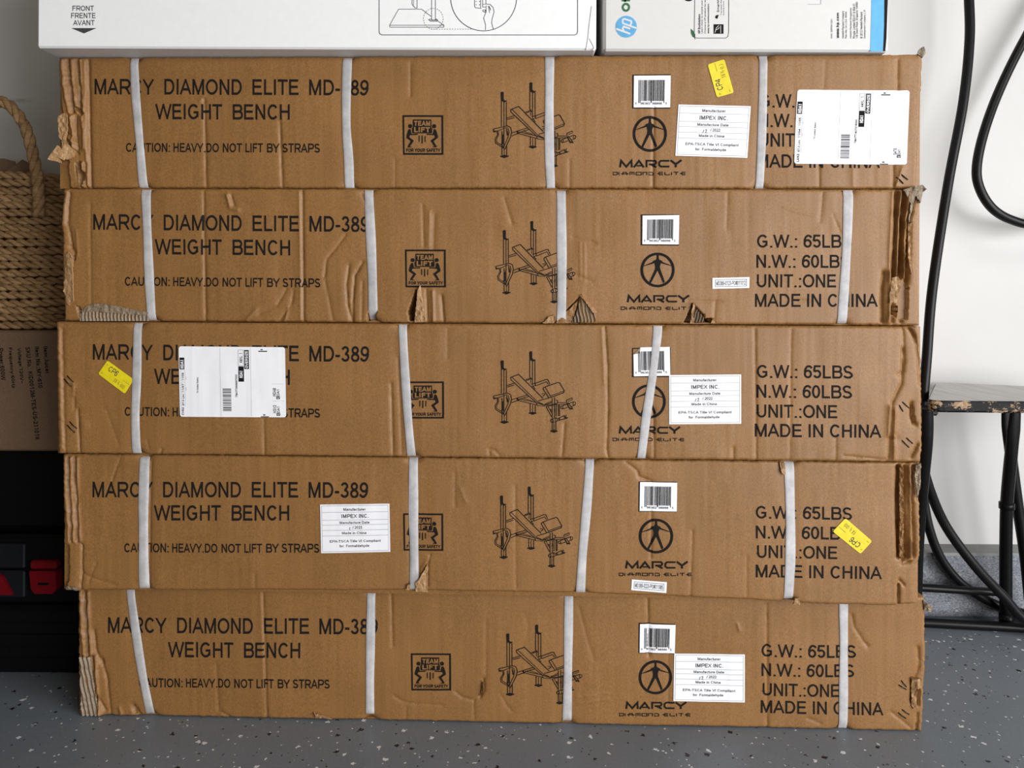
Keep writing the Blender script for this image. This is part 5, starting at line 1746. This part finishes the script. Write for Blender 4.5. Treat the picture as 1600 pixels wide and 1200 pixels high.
fr = [pt(x, y, YT - 0.007) - TL for x, y in P]
V = fr + [p + Vector((0, 0.02, 0)) for p in fr]
n = len(P)
mb.add(V, [tuple(range(n)), tuple(range(n, 2 * n))[::-1]] + [(i, (i + 1) % n, n + (i + 1) % n, n + i) for i in range(n)])
o = mb.build('emblem_panel', REDPLASTIC, tc)

# brown juicer carton on the chest
YJ = 1.30
ZJ0, ZJ1 = TZ + 0.0006, 0.5645
JX0, JX1 = -1.20, -0.715
jr = bpy.data.objects.new('cardboard_box', None); COL.objects.link(jr); jr.location = ((JX0 + JX1) / 2, YJ + 0.11, ZJ0)
tag(jr, 'dull brown cardboard box with sideways print, between the tool chest and the basket', 'box')
mb = MB()
hw = (JX1 - JX0) / 2
mb.box((-hw, -0.11, 0), (hw, 0.11, ZJ1 - ZJ0), 0, 0.003)
a = Art()
dn = lambda t, xt, xb, wd, y0, y1: a.text(t, [(xt + wd, y0), (xb + wd, y1), (xb, y1 + 0.6), (xt, y0 + 0.6)], 1, 0, 0.02)
dn('Item:Juicer', 68, 71.5, 6.3, 541, 583); dn('Item No.:MY-610', 54.5, 60, 6.6, 541.5, 605.5); dn('SKU No.: KID0012M-TES-US-211019', 40, 55.5, 6.8, 542, 686)
dn('Voltage:120V~', 26, 31, 6.8, 543, 599); dn('Frequency:60Hz', 12, 17.5, 7, 543, 606.5); dn('Power:600W', -2, 2, 7, 544, 594)
for t, m_, l in a.T:
    X = [pt(x, y, YJ) - Vector(jr.location) + Vector((0, -0.0004, 0)) for x, y in t]
    p, q, r = t
    cr = (q[0] - p[0]) * (r[1] - p[1]) - (q[1] - p[1]) * (r[0] - p[0])
    mb.add(X, [(0, 1, 2) if cr < 0 else (0, 2, 1)], 1)
mb.build('box_body', [KRAFT_JUICER, INK], jr)

# seagrass basket
BX, BY, BA, BB = -0.945, 1.432, 0.200, 0.112
BZ0, BZ1 = ZJ1 + 0.0016, 0.836
bk = bpy.data.objects.new('seagrass_basket', None); COL.objects.link(bk); bk.location = (BX, BY, BZ0)
tag(bk, 'coiled seagrass rope basket with a loop handle, standing on the dull brown box', 'basket')


def loop_pt(t, a_, b_, e=0.62):
    c_, s_ = math.cos(t), math.sin(t)
    return Vector((a_ * math.copysign(abs(c_) ** e, c_), b_ * math.copysign(abs(s_) ** e, s_), 0))


def twist(mb, path, r, strands, pitch, closed=False, n=7, ph0=0.0):
    """a rope of twisted strands along a path"""
    P = [Vector(p) for p in path]
    k = len(P)
    T = []
    for i in range(k):
        if closed:
            T.append((P[(i + 1) % k] - P[i - 1]).normalized())
        else:
            T.append((P[min(i + 1, k - 1)] - P[max(i - 1, 0)]).normalized())
    Ls = [0.0]
    for i in range(1, k):
        Ls.append(Ls[-1] + (P[i] - P[i - 1]).length)
    tot = Ls[-1] + ((P[0] - P[-1]).length if closed else 0)
    turns = tot / pitch
    if closed:
        turns = round(turns)
    for s_ in range(strands):
        C_ = []
        for i in range(k):
            ph = 2 * math.pi * (turns * Ls[i] / tot + s_ / strands) + ph0
            up = Vector((0, 0, 1)) if abs(T[i].z) < 0.9 else Vector((0, -1, 0))
            a_ = (up - T[i] * up.dot(T[i])).normalized()
            b_ = T[i].cross(a_)
            C_.append(P[i] + a_ * math.cos(ph) * r * 0.52 + b_ * math.sin(ph) * r * 0.52)
        if closed:
            C_.append(C_[0])
        mb.tube(C_, r * 0.60, n)


mb = MB()
rows = 21
rr = (BZ1 - BZ0) / rows / 2
random.seed(3)
for i in range(rows):
    f = i / (rows - 1)
    bulge = 0.93 + 0.07 * math.sin(math.pi * min(1, f * 0.8 + 0.15))
    zz = rr + i * 2 * rr
    pts = []
    for j in range(260):
        t = 2 * math.pi * j / 260
        p = loop_pt(t, BA * bulge, BB * bulge)
        pts.append(p + Vector((0, 0, zz + 0.0012 * math.sin(5 * t + i * 1.7) * (1 if 0 < i else 0))))
    twist(mb, pts, rr * 1.08, 2, 0.034, True, 6, random.random() * 6)
# base disc inside
mb.add([loop_pt(2 * math.pi * j / 40, BA * 0.9, BB * 0.9) + Vector((0, 0, 0.006)) for j in range(40)], [tuple(range(40))])
mb.build('basket_body', ROPE, bk)
mb = MB()
BL_ = Vector(bk.location)
yf = BY - BB - 0.012
hp_ = [(-62, 345), (-62, 300), (-56, 240), (-40, 195), (-18, 168), (4, 159), (24, 174), (40, 200), (50, 235), (58, 275), (61, 310), (60, 338)]
twist(mb, spline([pt(x, y, yf - 0.004) - BL_ for x, y in hp_], 8), 0.0088, 3, 0.062, False, 8)
mb.build('handle', ROPE, bk)


# brown cardboard scraps standing in the basket
def scrap(pts, Y, lean, label):
    fr = [pt(x, y, Y) for x, y in pts]
    c_ = sum(fr, Vector()) / len(fr)
    n = len(fr)
    zlo = min(p.z for p in fr)
    V = [p - c_ + Vector((0, lean * (p.z - zlo), 0)) for p in fr] + [p - c_ + Vector((0, 0.003 + lean * (p.z - zlo), 0)) for p in fr]
    FA = [tuple(range(n)), tuple(range(n, 2 * n))[::-1]] + [(i, n + i, n + (i + 1) % n, (i + 1) % n) for i in range(n)]
    o = mesh('cardboard_scrap', V, FA, KRAFT_JUICER, None, False)
    o.location = c_
    tag(o, label, 'cardboard')


scrap([(4, 330), (4, 266), (27, 247), (45, 257), (47, 330)], 1.40, 0.15, 'folded brown cardboard scrap peeking over the basket rim beside its handle')
scrap([(-60, 330), (-60, 250), (0, 246), (18, 251), (18, 330)], 1.44, 0.1, 'flat brown cardboard scrap behind the folded one in the basket')
